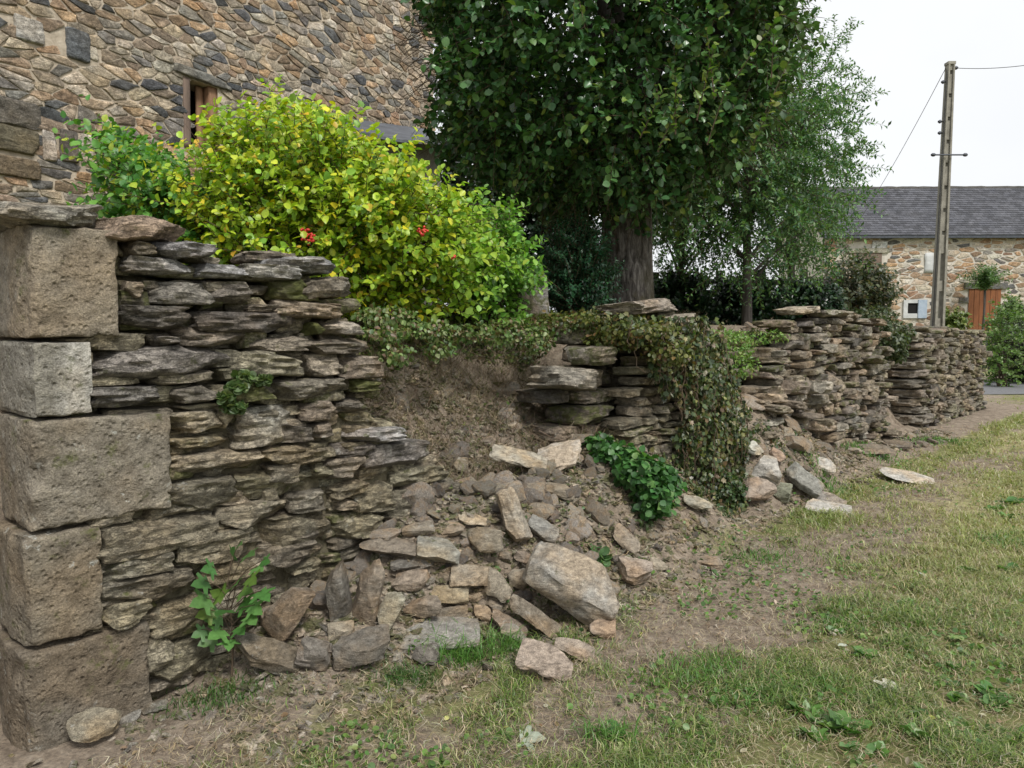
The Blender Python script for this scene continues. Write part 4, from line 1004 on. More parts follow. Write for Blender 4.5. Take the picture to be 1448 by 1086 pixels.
blob_leaves('trailing_ivy', 'mat of ivy hanging over the top edge of the earth bank', 'ivy',
            [(545, 470, 4.7, .16, .05, .25), (600, 466, 5.0, .22, .06, .25), (660, 470, 5.4, .25, .07, .25), (715, 470, 5.7, .24, .10, .25), (755, 478, 5.8, .16, .13, .2), (800, 462, 6.1, .3, .09, .3), (560, 500, 4.6, .1, .07, .15), (620, 495, 5.0, .12, .06, .15), (545, 445, 4.9, .2, .06, .3)],
            520, .036, [(.08, .14, .04), (.12, .19, .05), (.18, .24, .075), (.24, .27, .13), (.20, .16, .08), (.14, .10, .055)], [4, 4, 3, 2, 2, 2], 'oval', M_LEAF, 773, width=1.3)
blob_leaves('olive_creeper', 'olive and rust tinted creeper spread over the top of the ivy stump', 'creeper',
            [(860, 452, 5.9, .35, .09, .4), (900, 466, 5.6, .3, .06, .3), (945, 498, 5.6, .2, .09, .15), (880, 480, 5.7, .3, .08, .2), (800, 455, 6.2, .35, .08, .4)],
            600, .038, [(.11, .13, .03), (.16, .16, .04), (.07, .09, .025), (.20, .13, .05), (.10, .06, .03)], [4, 3, 4, 1, 1], 'oval', M_LEAF, 774, width=1.4)
blob_leaves('green_bramble', 'fresh green bramble spilling below the ivy stump beside the bank', 'bramble',
            [(870, 640, 5.1, .16, .06, .12), (905, 665, 4.95, .18, .12, .15), (925, 700, 4.9, .15, .15, .15), (940, 680, 5.0, .12, .12, .15), (850, 625, 5.2, .1, .04, .1)],
            480, .05, [(.045, .13, .03), (.07, .18, .045), (.03, .09, .022), (.12, .24, .07)], [4, 3, 3, 1], 'oval', M_LEAF, 775, width=1.7)
blob_leaves('dark_weeds', 'dark low weeds around the foot of the ivy stump', 'weeds',
            [(960, 730, 5.5, .2, .08, .15), (1000, 725, 5.7, .2, .06, .15), (930, 745, 5.1, .15, .06, .15), (1030, 700, 6.3, .15, .2, .12), (905, 735, 4.9, .1, .06, .1)],
            380, .036, [(.035, .075, .022), (.06, .10, .03), (.09, .12, .05)], [4, 4, 2], 'oval', M_LEAF, 776, width=1.3)
blob_leaves('grassy_weeds', 'fresh green weeds on the bank edge in the second gap', 'weeds',
            [(1035, 490, 7.3, .22, .14, .2), (1050, 515, 7.2, .15, .12, .15), (1075, 475, 7.8, .3, .06, .3), (1020, 475, 7.4, .2, .06, .2)],
            420, .05, [(.11, .22, .04), (.17, .29, .055), (.24, .30, .09)], [3, 3, 2], 'slim', M_LEAF, 777, width=1.3, up=.3)
blob_leaves('wall_ivy', 'dull ivy draped over the wall top beside the narrow gap', 'ivy',
            [(1245, 460, 10.6, .25, .14, .3), (1258, 485, 10.4, .25, .2, .2), (1235, 445, 11, .3, .12, .3), (1275, 470, 10.9, .15, .15, .2), (1268, 500, 10.5, .15, .12, .15)],
            330, .055, [(.045, .07, .028), (.07, .095, .04), (.11, .12, .06)], [4, 3, 2], 'oval', M_LEAF, 778, width=1.2)
blob_leaves('pale_weed', 'pale green round-leaved weed growing behind the biggest block', 'weed',
            [(815, 760, 4.55, .07, .05, .06), (835, 780, 4.45, .08, .07, .06), (850, 795, 4.35, .04, .04, .04), (790, 745, 4.6, .06, .03, .05)],
            420, .055, [(.10, .20, .07), (.14, .25, .10), (.07, .15, .05)], [3, 2, 2], 'round', M_LEAF, 779, width=1)
blob_leaves('wall_fern', 'small green creeper rooted in the near wall face', 'creeper',
            [(345, 533, 3.33, .035, .02, .02), (335, 548, 3.3, .04, .012, .02), (320, 562, 3.28, .03, .02, .02), (372, 537, 3.4, .03, .01, .02), (330, 575, 3.3, .05, .012, .02)],
            1500, .026, [(.10, .16, .05), (.15, .20, .08), (.07, .12, .04)], [3, 2, 2], 'round', M_LEAF, 780, width=1.2)
# maple seedling
r = np.random.default_rng(88); uu_, _z = on_wall(318, 850); sb = V(uu_ - .04, .13); sb[2] = g1(sb[0], sb[1])
sd = empty('maple_seedling', sb, label='young maple seedling with lobed bright green leaves against the near wall', cat='plant')
sp = Soup(); Ps = []; Ds = []
pxs = [(292,845,1.2),(300,800,.9),(290,820,1),(315,838,1),(345,850,1.1),(355,815,1),(370,835,1.1),(330,780,.8),(352,780,.9),(375,790,.7),(310,870,1),(340,885,.9),(300,900,1),(325,905,.9),(355,870,1),(330,825,1.2),(345,833,1),(285,890,.8),(312,890,1.1),(365,800,.8),(340,765,.6),(318,860,1.1),(297,862,1),(360,855,1)]
for (px, py, s) in pxs:
    yd = sb[1] + .01 + r.normal(0, .03) - .05; p = CAM + ray(px, py) * yd - sb; q = np.array([r.normal(0, .01), 0, max(.02, p[2] * .75)])
    mid = (p + q) / 2 + [0, 0, .02]; tube(sp, [q, mid, p], .0018, 4)
    d = p - q; d[2] -= .03; Ps.append(p - nrm(d) * .02); Ds.append(nrm(d) * .7 + [0, -.35, -.35])
tube(sp, [[0, 0, 0], [.01, 0, .15], [.0, .01, .3], [.03, 0, .42]], [.005, .004, .003, .002], 5); sp.build('stem', M_TWIG, sd)
n = len(Ps); leaves('foliage', np.array(Ps), np.array(Ds), np.array([[0, -1, .9]]) + r.normal(0, .3, (n, 3)), np.array([a[2] for a in pxs]) * .082, colmix(r, n, [(.07, .18, .045), (.10, .22, .06), (.12, .20, .04)], [3, 3, 1], .1), 'maple', M_LEAF, sd)

# ------------------------------------------------------------------ grass
def blades(name, X_, Y_, h, wd, lean, col, r, segs=3, curl=1.0, zoff=0, **k):
    n = len(X_); z = G(X_, Y_) + zoff; a = r.uniform(0, 6.283, n); dx, dy = np.cos(a), np.sin(a)
    t = np.linspace(0, 1, segs + 1); Vs = []
    bend = lean[:, None] * t[None] ** 1.6; hh = h[:, None] * t[None] * np.cos(np.clip(bend, 0, 1.35))
    hor = h[:, None] * np.sin(np.clip(bend, 0, 1.5)) * t[None]
    sw = r.normal(0, .35, n)[:, None] * h[:, None] * np.sin(t[None] * 3.1) * curl
    cx = X_[:, None] + dx[:, None] * hor - dy[:, None] * sw; cy = Y_[:, None] + dy[:, None] * hor + dx[:, None] * sw; cz = z[:, None] + hh
    ww = wd[:, None] * (1 - t[None] ** 2 * .85) * .5
    Lf = np.stack([cx - dy[:, None] * ww, cy + dx[:, None] * ww, cz], -1); Rg = np.stack([cx + dy[:, None] * ww, cy - dx[:, None] * ww, cz], -1)
    Vv = np.concatenate([Lf, Rg], 1); nv = 2 * (segs + 1)
    F = np.array([(i, segs + 1 + i, segs + 2 + i, i + 1) for i in range(segs)])
    F = (F[None] + (np.arange(n) * nv)[:, None, None]).reshape(-1, 4)
    return mesh(name, Vv.reshape(-1, 3), [F], M_LEAF if not k.get('m') else k['m'], col=np.repeat(col, nv, 0))
r = np.random.default_rng(99)
N_ = 760000
yy = 2.0 * np.exp(r.random(N_) * math.log(26 / 2.0)); xx = yy * r.uniform(-.72, .74, N_)
u, v = uv_of(xx, yy); tf, sw_ = zones(xx, yy)
P3 = np.stack([xx, yy, 0 * xx], -1)
patch = .42 + .8 * fbm(P3 * 2.0, 3, 91) + .7 * fbm(P3 * 7, 2, 92)
keep = (v > .12) | (u > 16.6) | (u < -.3)
den = np.clip((tf * .95 + sw_ * .45) * patch * 1.5, 0, 1) * np.where(v < .9, sst(.45, 1.1, v) * .9 + .05 + .4 * (u > 5) * sst(.3, .7, v), 1) 
den *= np.where((yy > 18) & (yy < 23.4) & (xx > 8), 0, 1)
keep &= r.random(N_) < den
xx, yy, tf, sw_, patch = xx[keep], yy[keep], tf[keep], sw_[keep], patch[keep]; n = len(xx)
h = r.uniform(.02, .075, n) * (.7 + .7 * patch) * np.clip(1 + (yy - 3) * .03, 1, 1.8)
wd = r.uniform(.0022, .005, n) * np.clip(yy / 3.5, 1, 5)
straw = r.random(n) < np.clip(.36 + .3 * sw_ - .25 * sst(.5, 1.0, patch), 0, 1)
cg = colmix(r, n, [(.11, .175, .042), (.16, .24, .052), (.22, .29, .07), (.07, .11, .03)], [4, 4, 2, 2], .2)
yw = sst(2.5, 5, xx + .2 * yy)[:, None] * .65; cg = cg * (1 - yw) + colmix(r, n, [(.33, .36, .11), (.38, .37, .15)], [1, 1], .15) * yw
cs = colmix(r, n, [(.46, .41, .25), (.36, .30, .18), (.54, .50, .34), (.38, .38, .17)], [4, 3, 1, 3], .15)
c = np.where(straw[:, None], cs, cg)
tag(blades('grass', xx, yy, h, wd, r.uniform(.4, 1.9, n), c, r), kind='stuff')
# flat dead straw and litter
n = 42000; yy = 2.1 * np.exp(r.random(n) * math.log(12 / 2.1)); xx = yy * r.uniform(-.7, .72, n); u, v = uv_of(xx, yy); k = (v > .3) | (r.random(n) < .15) & (v > -1.5) & (u > 1.3); k &= ~((u < 1.2) & (v < .1))
xx, yy = xx[k], yy[k]; n = len(xx)
tag(blades('dry_straw', xx, yy, r.uniform(.02, .07, n), r.uniform(.0015, .004, n) * np.clip(yy / 3, 1, 3), r.uniform(1.35, 1.6, n), colmix(r, n, [(.42, .36, .24), (.32, .26, .16), (.22, .16, .10), (.50, .46, .34)], [4, 4, 2, 1.5], .15), r, 4, 2.2, .006, m=M_DRY), kind='stuff')
# dead roots and stalks over the bank
n = 15000; u = r.uniform(1.4, 4.2, n); v = r.uniform(-1.5, -.1, n); m2 = r.random(n) < .25; u = np.where(m2, r.uniform(5.2, 7, n), u); p = W0[None] + DU[None] * u[:, None] + DN[None] * v[:, None]
tag(blades('dead_stalks', p[:, 0], p[:, 1], r.uniform(.04, .22, n), r.uniform(.002, .005, n), r.uniform(.8, 1.6, n), colmix(r, n, [(.24, .19, .13), (.16, .12, .08), (.32, .27, .19), (.12, .13, .05)], [4, 4, 2, 2], .15), r, 4, 1.6, .0, m=M_DRY), kind='stuff')
# grass tufts
def tuft(px, py, rx, ry, nb, hh, label, seed, pal=None, yd=None):
    r = np.random.default_rng(seed); c = hit(px, py, 2, 14)
    x = c[0] + r.normal(0, rx, nb); y = c[1] + r.normal(0, ry, nb)
    o = blades('grass_tuft', x, y, r.uniform(hh * .5, hh * 1.2, nb), r.uniform(.003, .006, nb) * max(1, c[1] / 4), r.uniform(.3, 1.5, nb), colmix(r, nb, pal or [(.07, .17, .03), (.10, .22, .04), (.15, .27, .06)], [3, 3, 1], .15), r, 4, .5)
    tag(o, kind='stuff') if rx > .11 else tag(o, label, 'grass tuft')
tuft(655, 935, .09, .05, 260, .13, 'lush green grass tuft at the front foot of the heap', 1)
tuft(715, 920, .07, .05, 180, .12, 'green grass tuft left of the pinkish front block', 2)
tuft(575, 965, .08, .04, 260, .07, 'short dark grass tuft below the wide flat slab', 3, [(.05, .11, .025), (.07, .14, .03)])
tuft(860, 1050, .05, .04, 160, .10, 'bright green tuft at the bottom edge of the path', 4)
tuft(1010, 955, .14, .1, 420, .08, 'broad bright tuft right of the bare patch', 5)
tuft(1100, 990, .16, .08, 380, .07, 'wide green tuft in the lower right grass', 6)
tuft(320, 985, .14, .06, 420, .05, 'low grass tuft in front of the maple seedling', 7, [(.05, .11, .025), (.08, .15, .035)])
tuft(1190, 885, .06, .05, 160, .07, 'green tuft beside a pale fallen leaf', 8)
tuft(1420, 770, .12, .1, 260, .08, 'green tuft at the right edge of the path', 9)
tuft(1230, 640, .2, .15, 300, .09, 'green tuft along the foot of the far wall', 10)
tuft(1330, 625, .3, .15, 300, .08, 'green tuft near the far wall end', 11)
tuft(1170, 690, .15, .12, 300, .08, 'green tuft behind the long flat pale slab', 12)
tuft(1075, 790, .14, .1, 300, .06, 'short tuft on the path right of the dark brown stone', 13)
n = 30000; r = np.random.default_rng(170); yy = 2.1 * np.exp(r.random(n) * math.log(13 / 2.1)); xx = yy * r.uniform(-.7, .72, n); u, v = uv_of(xx, yy)
P3 = np.stack([xx, yy, 0 * xx], -1); k = ((v > .35) | (v > .1) & (u > 5)) & (fbm(P3 * 3, 3, 171) > .12); xx, yy = xx[k], yy[k]; n = len(xx)
d = r.normal(0, 1, (n, 3)); d[:, 2] = r.uniform(0, .8, n)
o = leaves('clover', np.stack([xx, yy, G(xx, yy) + r.uniform(.004, .03, n)], -1), d, np.array([[0, 0, 1.0]]) + r.normal(0, .4, (n, 3)), r.uniform(.012, .030, n), colmix(r, n, [(.09, .18, .04), (.14, .24, .06), (.07, .14, .04), (.20, .26, .08)], [3, 3, 2, 1], .15), 'round', M_LEAF, None, 1)
tag(o, kind='stuff')
# sparse growth over the bank
n = 5200; u = np.where(r.random(n) < .75, r.uniform(1.7, 4.3, n), r.uniform(5.2, 7.2, n)); v = r.uniform(-1.3, .4, n); p = W0[None] + DU[None] * u[:, None] + DN[None] * v[:, None]
k = fbm(np.stack([u * 2.4, v * 2.4, 0 * u], -1), 3, 172) > .02; p = p[k]; n = len(p); p[:, 2] = G(p[:, 0], p[:, 1]) + r.uniform(0, .05, n); d = r.normal(0, 1, (n, 3)); d[:, 2] *= .4
o = leaves('bank_growth', p, d, DN[None] * .6 + np.array([[0, 0, .8]]) + r.normal(0, .5, (n, 3)), r.uniform(.014, .034, n), colmix(r, n, [(.10, .14, .045), (.16, .17, .06), (.20, .16, .09), (.28, .23, .15), (.07, .10, .035)], [3, 3, 2, 2, 2], .15), 'oval', M_LEAF, None, 1.1)
tag(o, kind='stuff')
# broad-leaved weeds and fallen leaves on the path
for i, (px, py, sz, nl, lab) in enumerate([(868, 1045, .07, 9, 'broad-leaved weed at the bottom edge of the path'), (1430, 812, .10, 10, 'dark dock weed at the right edge of the path'), (1437, 760, .09, 9, 'dock weed above its twin at the right edge'),
                             (1430, 715, .13, 14, 'tall green weed farthest along the right edge'), (1200, 1062, .06, 6, 'flat green weed at the bottom right'), (1350, 950, .07, 12, 'green weed in the lower right grass'), (1400, 985, .08, 12, 'dark leafy weed in the lower right corner'),
                             (1350, 905, .05, 8, 'small weed beside the dry patch at the right')]):
    r = np.random.default_rng(120 + i); c = hit(px, py, 2, 14); c[2] = g1(c[0], c[1]); a = np.arange(nl) * 2.4 + r.normal(0, .3, nl)
    P = np.tile([0, 0, .005], (nl, 1)) + r.normal(0, .01, (nl, 3)) * [1, 1, 0]; d = np.stack([np.cos(a), np.sin(a), r.uniform(.15, .9, nl)], -1)
    o = leaves('weed', P, d, np.array([[0, 0, 1.0]]) + r.normal(0, .2, (nl, 3)), r.uniform(sz * .6, sz * 1.1, nl), colmix(r, nl, [(.06, .15, .035), (.09, .20, .05), (.13, .24, .08)], [3, 3, 1], .12), 'oval', M_LEAF, None, 1.3, i)
    o.location = c; tag(o, lab, 'weed')
for i, (px, py, sz, col, lab) in enumerate([(735, 1052, .10, (.34, .38, .30), 'pale grey-green fallen leaf near the bottom of the path'), (888, 1072, .07, (.38, .42, .20), 'yellow-green fallen leaf at the bottom edge'), (1265, 985, .12, (.50, .48, .40), 'large pale curled leaf in the lower right grass'),
                                    (1300, 1020, .06, (.50, .48, .08), 'yellow fallen leaf in the lower right grass'), (1335, 882, .05, (.45, .52, .42), 'pale leaf lying right of the green tuft'), (1195, 920, .045, (.55, .60, .50), 'whitish leaf lying below the green tuft'),
                                    (1305, 818, .04, (.60, .62, .58), 'small whitish leaf lying on the yellow turf'), (1375, 855, .08, (.42, .38, .27), 'withered curled leaf near the dry patch'), (1172, 898, .06, (.50, .48, .38), 'narrow pale leaf lying left of the green tuft'), (1150, 960, .07, (.36, .30, .17), 'brown withered leaf in the lower middle grass')]):
    r = np.random.default_rng(150 + i); c = hit(px, py, 2, 14); c[2] = g1(c[0], c[1]) + .02; a = r.uniform(0, 6.28)
    o = leaves('fallen_leaf', np.zeros((1, 3)), np.array([[math.cos(a), math.sin(a), .1]]), np.array([[.2, -.3, 1.0]]), [sz], np.array([col]), 'maple', M_DRY, None, .9, i)
    o.location = c; tag(o, lab, 'leaf')
wps = []; r = np.random.default_rng(180)
while len(wps) < 46:
    y = 2.35 * math.exp(r.random() * math.log(11 / 2.35)); x = y * r.uniform(-.1, .70); u_, v_ = uv_of(x, y)
    if v_ > 1.75 and r.random() < .4 + .6 * (x > .9): wps.append((x, y))
wpr = []
for i in range(46):
    x, y = wps[i]
    if i < 8:
        nl = 7 + i; a = np.arange(nl) * 2.4 + r.normal(0, .3, nl); sz = .026 + .0035 * i
        P = r.normal(0, .012, (nl, 3)) * [1, 1, 0] + [0, 0, .006]; d = np.stack([np.cos(a), np.sin(a), r.uniform(.2, 1.2, nl)], -1)
        o = leaves('turf_weed', P, d, np.array([[0, 0, 1.0]]) + r.normal(0, .25, (nl, 3)), r.uniform(sz * .6, sz * 1.2, nl), colmix(r, nl, [(.08, .17, .04), (.12, .23, .06), (.18, .28, .09)], [3, 3, 1], .12), 'oval', M_LEAF, None, [1.0, 1.5][i % 2], i); wpr.append(o)
    else:
        o = wpr[i % 8].copy(); COL.objects.link(o)
    o.location = (x, y, g1(x, y)); o.rotation_euler = (0, 0, r.uniform(0, 6.28)); q = r.uniform(.8, 1.6); o.scale = (q, q, q)
    tag(o, 'small leafy weed growing in the turf on the open side of the path', 'weed', 'small weeds in the turf')
n = 2600; r = np.random.default_rng(161); yy = 2.1 * np.exp(r.random(n) * math.log(14 / 2.1)); xx = yy * r.uniform(-.65, .72, n); u, v = uv_of(xx, yy); k = (v > .2) | ((u > 1.8) & (u < 4) & (v > -1.3)); xx, yy = xx[k], yy[k]; n = len(xx)
d = r.normal(0, 1, (n, 3)); d[:, 2] *= .2
o = leaves('leaf_litter', np.stack([xx, yy, G(xx, yy) + .01], -1), d, np.array([[0, 0, 1.0]]) + r.normal(0, .4, (n, 3)), r.uniform(.012, .032, n), colmix(r, n, [(.30, .24, .15), (.20, .14, .08), (.42, .38, .28), (.36, .34, .12)], [4, 3, 2, 1], .15), 'oval', M_DRY, None, 1.2)
tag(o, kind='stuff')

# ------------------------------------------------------------------ rubble masonry faces (house, barn)
def masonry(sp, x0, x1, z0, z1, cw, ch, seed, pal, w, gap=.010, holes=(), bulge=.03, drop=.22, shear=0):
    r = np.random.default_rng(seed); ax = cw / ch; nx = int((x1 - x0) / cw) + 3; nz = int((z1 - z0) / ch) + 3
    pts = []; grid = {}
    for j in range(nz):
        for i in range(nx):
            if r.random() < drop: continue
            px = (x0 / ax + (i - 1 + .5 * (j % 2) + r.uniform(-.4, .4)) * ch); pz = z0 + (j - 1 + r.uniform(-.42, .42)) * ch
            grid.setdefault((int(math.floor(px / ch)), int(math.floor(pz / ch))), []).append(len(pts)); pts.append((px, pz))
    pts = np.array(pts)
    for a, (px, pz) in enumerate(pts):
        if not (x0 <= px * ax <= x1 and z0 <= pz <= z1): continue
        if any(h[0] < px * ax < h[1] and h[2] < pz < h[3] for h in holes): continue
        gi, gj = int(math.floor(px / ch)), int(math.floor(pz / ch)); nb = []
        for di in range(-3, 4):
            for dj in range(-3, 4): nb += grid.get((gi + di, gj + dj), [])
        poly = [(px - 1.6 * ch, pz - 1.6 * ch), (px + 1.6 * ch, pz - 1.6 * ch), (px + 1.6 * ch, pz + 1.6 * ch), (px - 1.6 * ch, pz + 1.6 * ch)]
        g = gap * r.uniform(.3, 1.8)
        for b in nb:
            if b == a: continue
            qx, qz = pts[b]; dx, dz = qx - px, qz - pz; dl = math.hypot(dx, dz)
            if dl > 3.3 * ch: continue
            nx_, nz_ = dx / dl, dz / dl; k = px * nx_ + pz * nz_ + dl / 2 - g
            out = []; m = len(poly)
            for i in range(m):
                A_ = poly[i]; B_ = poly[(i + 1) % m]; da = A_[0] * nx_ + A_[1] * nz_ - k; db = B_[0] * nx_ + B_[1] * nz_ - k
                if da <= 0: out.append(A_)
                if (da < 0) != (db < 0): t = da / (da - db); out.append((A_[0] + (B_[0] - A_[0]) * t, A_[1] + (B_[1] - A_[1]) * t))
            poly = out
            if len(poly) < 3: break
        if len(poly) < 3: continue
        pl = np.array(poly); 
        for _ in range(1):
            nx2 = np.roll(pl, -1, 0); cutf = r.uniform(.05, .16); pl = np.stack([pl * (1 - cutf) + nx2 * cutf, pl * cutf + nx2 * (1 - cutf)], 1).reshape(-1, 2)
        pl = pl + r.normal(0, .05 * ch, pl.shape); pl[:, 0] *= ax; c = pl.mean(0); e = pl - c
        if shear: pl = pl
        m = len(pl); nz3 = r.uniform(.5, 1.4) * bulge
        tx_, tz_ = r.normal(0, .25, 2) * bulge / max(cw, .1) * 2
        rings = []
        for s, y in ((1.0, .012), (.975, -nz3 * .7), (.90, -nz3 * .95), (.5, -nz3)):
            q = c + e * s; yy = y + (q[:, 0] - c[0]) * tx_ + (q[:, 1] - c[1]) * tz_ + (r.normal(0, .06, m) * bulge if s < .99 else 0)
            rings.append(np.stack([q[:, 0], yy, q[:, 1]], -1))
        Vv = np.concatenate(rings + [np.array([[c[0], -nz3 * 1.02, c[1]]])]); fs = []
        I = np.arange(4 * m).reshape(4, m); J = np.roll(I, -1, 1)
        F4 = np.stack([I[:-1], J[:-1], J[1:], I[1:]], -1).reshape(-1, 4); F3 = np.stack([I[3], J[3], np.full(m, 4 * m)], -1)
        sp.add(Vv, [F4, F3], np.append(shade_stone(pal[r.choice(len(pal), p=np.array(w) / sum(w))], r, 0, .2), 0))
def boxm(sp, x0, x1, y0, y1, z0, z1, col=(1, 1, 1), n=(1, 1, 1), wob=0, seed=0, bev=.0):
    P, F = cube_grid(*n); P = P.copy()
    Q = np.stack([(x0 + x1) / 2 + P[:, 0] * (x1 - x0) / 2, (y0 + y1) / 2 + P[:, 1] * (y1 - y0) / 2, (z0 + z1) / 2 + P[:, 2] * (z1 - z0) / 2], -1)
    if wob: Q += wob * np.stack([fbm(Q * 4 + seed + j * 7, 2, 3) for j in range(3)], -1)
    sp.add(Q, [F], col)

# --- house on the left
ah = math.atan2(.862, .506); H0 = np.array([-5.6, 8.1, 0])
house = empty('stone_house', H0, ah, label='tall old stone house with rubble walls and a small window behind the shrubs', cat='house')
dH = np.array([math.cos(ah), math.sin(ah)])
def on_house(px, py):
    d = ray(px, py); nH = np.array([math.sin(ah), -math.cos(ah), 0]); t = np.dot(H0 - CAM, nH) / np.dot(d, nH); p = CAM + d * t
    return (p[0] - H0[0]) * dH[0] + (p[1] - H0[1]) * dH[1], p[2]
wx0, _ = on_house(268, 160); wx1, _ = on_house(309, 160); _, wzt = on_house(288, 118); _, wzb = on_house(288, 214)
HL, HR, HT = -3.5, 8.0, 9.2
sp = Soup(); DEP = .55
for (a, b, c_, d_) in ((HL, wx0, 0, HT), (wx1, HR, 0, HT), (wx0, wx1, 0, wzb), (wx0, wx1, wzt, HT)):
    boxm(sp, a, b, 0, DEP, c_, d_, n=(8, 1, 16))
boxm(sp, HR - .5, HR, DEP, 6, 0, HT); boxm(sp, HL, HL + .5, DEP, 6, 0, HT); boxm(sp, HL, HR, 6, 6.5, 0, HT)
sp.build('mortared_wall', M_MORTAR, house, smooth=False)
PH = [(.44, .37, .28), (.46, .33, .21), (.36, .315, .25), (.15, .153, .158), (.25, .24, .22), (.095, .10, .107), (.50, .45, .38), (.28, .225, .17), (.36, .26, .18)]
slabs = [(-12, 57, 150, 178), (-12, 57, 186, 215), (60, 80, 182, 226), (82, 110, 186, 230), (112, 132, 190, 240), (134, 160, 190, 235)]
hl = []
SL = [((-15, 140, 57, 178), (.13, .12, .105)), ((-15, 180, 57, 216), (.15, .135, .095)), ((82, 184, 111, 230), (.13, .115, .10)), ((134, 190, 168, 234), (.15, .125, .105)), ((-15, 222, 57, 250), (.17, .14, .10)),
      ((58, 184, 80, 228), (.42, .38, .34)), ((112, 190, 133, 238), (.50, .45, .38)), ((18, 25, 62, 60), (.42, .42, .41)), ((92, 42, 128, 86), (.13, .14, .15)), ((232, 84, 322, 126), (.15, .155, .15))]
holes = [(wx0 - .1, wx1 + .14, wzb - .05, wzt + .08)]
sl = []
for (q, c) in SL:
    a, zt_ = on_house(q[0], q[1]); b, zb_ = on_house(q[2], q[3]); 
    _, zt_ = on_house((q[0] + q[2]) / 2, q[1]); _, zb_ = on_house((q[0] + q[2]) / 2, q[3])
    if q[2] != 322: sl.append((a, b, zb_, zt_, c)); holes.append((a + .02, b - .02, zb_, zt_))
sp = Soup(); masonry(sp, HL, HR, 1.3, 3.75, .26, .068, 25, PH, [5, 1.2, 5, 2.2, 4, 1.5, 2, 4, 2], .0045, holes, .014, .25)
masonry(sp, HL, HR, 3.8, 7.9, .205, .088, 5, PH, [4, 2, 5, 2.2, 4, 2.0, 2.4, 4.5, 3], .0052, holes, .018, .34)
masonry(sp, HL, HR, 7.95, HT, .5, .25, 6, PH, [5, 3, 4, 3, 3, 2, 3, 2, 2], .018, (), .03)
for i, (a, b, z0_, z1_, c) in enumerate(sl):
    P, F = rock(b - a, .12, z1_ - z0_, 950 + i, (14, 4, 8), 9, 3, (.85, 1), .05, .04); sp.add(P + [(a + b) / 2, .015, (z0_ + z1_) / 2], [F], np.append(c, 0))
sp.build('rubble_stones', M_HOUSE, house, sharp=45)
# window
win = empty('window', (0, 0, 0)); win.parent = house
sp = Soup(); boxm(sp, wx0, wx1, .42, .46, wzb, wzt); sp.build('dark_opening', M_DARK, win, smooth=False)
sp = Soup(); boxm(sp, wx1 - .13, wx1 - .0, .02, .2, wzb, wzt, n=(3, 3, 20), wob=.008); boxm(sp, wx1 - .26, wx1 - .15, .12, .16, wzb, wzt - .02, n=(2, 1, 16), wob=.008, seed=3); sp.build('shutter_post', M_WOOD, win)
sp = Soup(); boxm(sp, wx0 - .1, wx0, -.02, .3, wzb, wzt, (.8, .8, .8), (3, 3, 16), .006); sp.build('jamb', M_GREYWOOD, win)
sp = Soup(); P, F = rock(.95, .3, .13, 970, (22, 8, 6), 10, 3, (.9, 1), .03, .03); P = P @ np.array(Matrix.Rotation(.02, 3, 'Y')).T
sp.add(P + [(wx0 + wx1) / 2 + .0, .09, wzt + .075], [F], (.19, .19, .175, 0)); sp.build('lintel', M_HOUSE, win, sharp=40)
sp = Soup()
def slope_roof(sp, x0, x1, y0, z0, y1, z1, sx, sy, seed, base=(.075, .078, .092), th=.02):
    r = np.random.default_rng(seed); Ls = math.hypot(y1 - y0, z1 - z0); dy, dz = (y1 - y0) / Ls, (z1 - z0) / Ls; rows = int(Ls / sy) + 1; cols = int((x1 - x0) / sx) + 1
    T, F = cube_grid(1, 1, 1)
    for j in range(rows):
        for i in range(cols):
            xa = x0 + (i + .5 * (j % 2)) * sx - sx * .25; w = sx * .97; s0 = j * sy
            if s0 + sy > Ls + .01 or xa > x1: continue
            lift = .012; q = T * .5 + .5; jj = r.uniform(-.1, .1)
            xs = xa + q[:, 0] * w; ss = s0 - sy * .15 + q[:, 1] * sy * 1.35; hh = q[:, 2] * th + (1 - q[:, 1]) * lift * 2.2 + r.uniform(0, .006)
            sp.add(np.stack([np.clip(xs, x0, x1), y0 + ss * dy - hh * dz, z0 + ss * dz + hh * dy + .02], -1), [F], np.array(base) * r.uniform(.65, 1.4))
P, F = cube_grid(1, 1, 1)
for sgn in (0, 1):
    y0, y1 = (-.3, 3.25) if not sgn else (6.8, 3.25); q = P.copy(); t = (q[:, 1] + 1) / 2
    sp.add(np.stack([np.where(q[:, 0] < 0, HL - .2, HR + .2), y0 + (y1 - y0) * t, HT - .1 + 3.2 * t + q[:, 2] * .06], -1), [F], (.08, .08, .09))
sp.build('roof', M_ROOF, house, smooth=False)
sp = Soup()
for xg in (HL + .25, HR - .25):
    b = sp; v_ = np.array([[xg - .2, 0, HT], [xg + .2, 0, HT], [xg - .2, 6.5, HT], [xg + .2, 6.5, HT], [xg - .2, 3.25, HT + 2.95], [xg + .2, 3.25, HT + 2.95]])
    sp.add(v_, [np.array([(0, 1, 3, 2), (0, 4, 5, 1), (2, 3, 5, 4)]), np.array([(0, 2, 4), (1, 5, 3)])])
sp.build('gable', M_MORTAR, house, smooth=False)

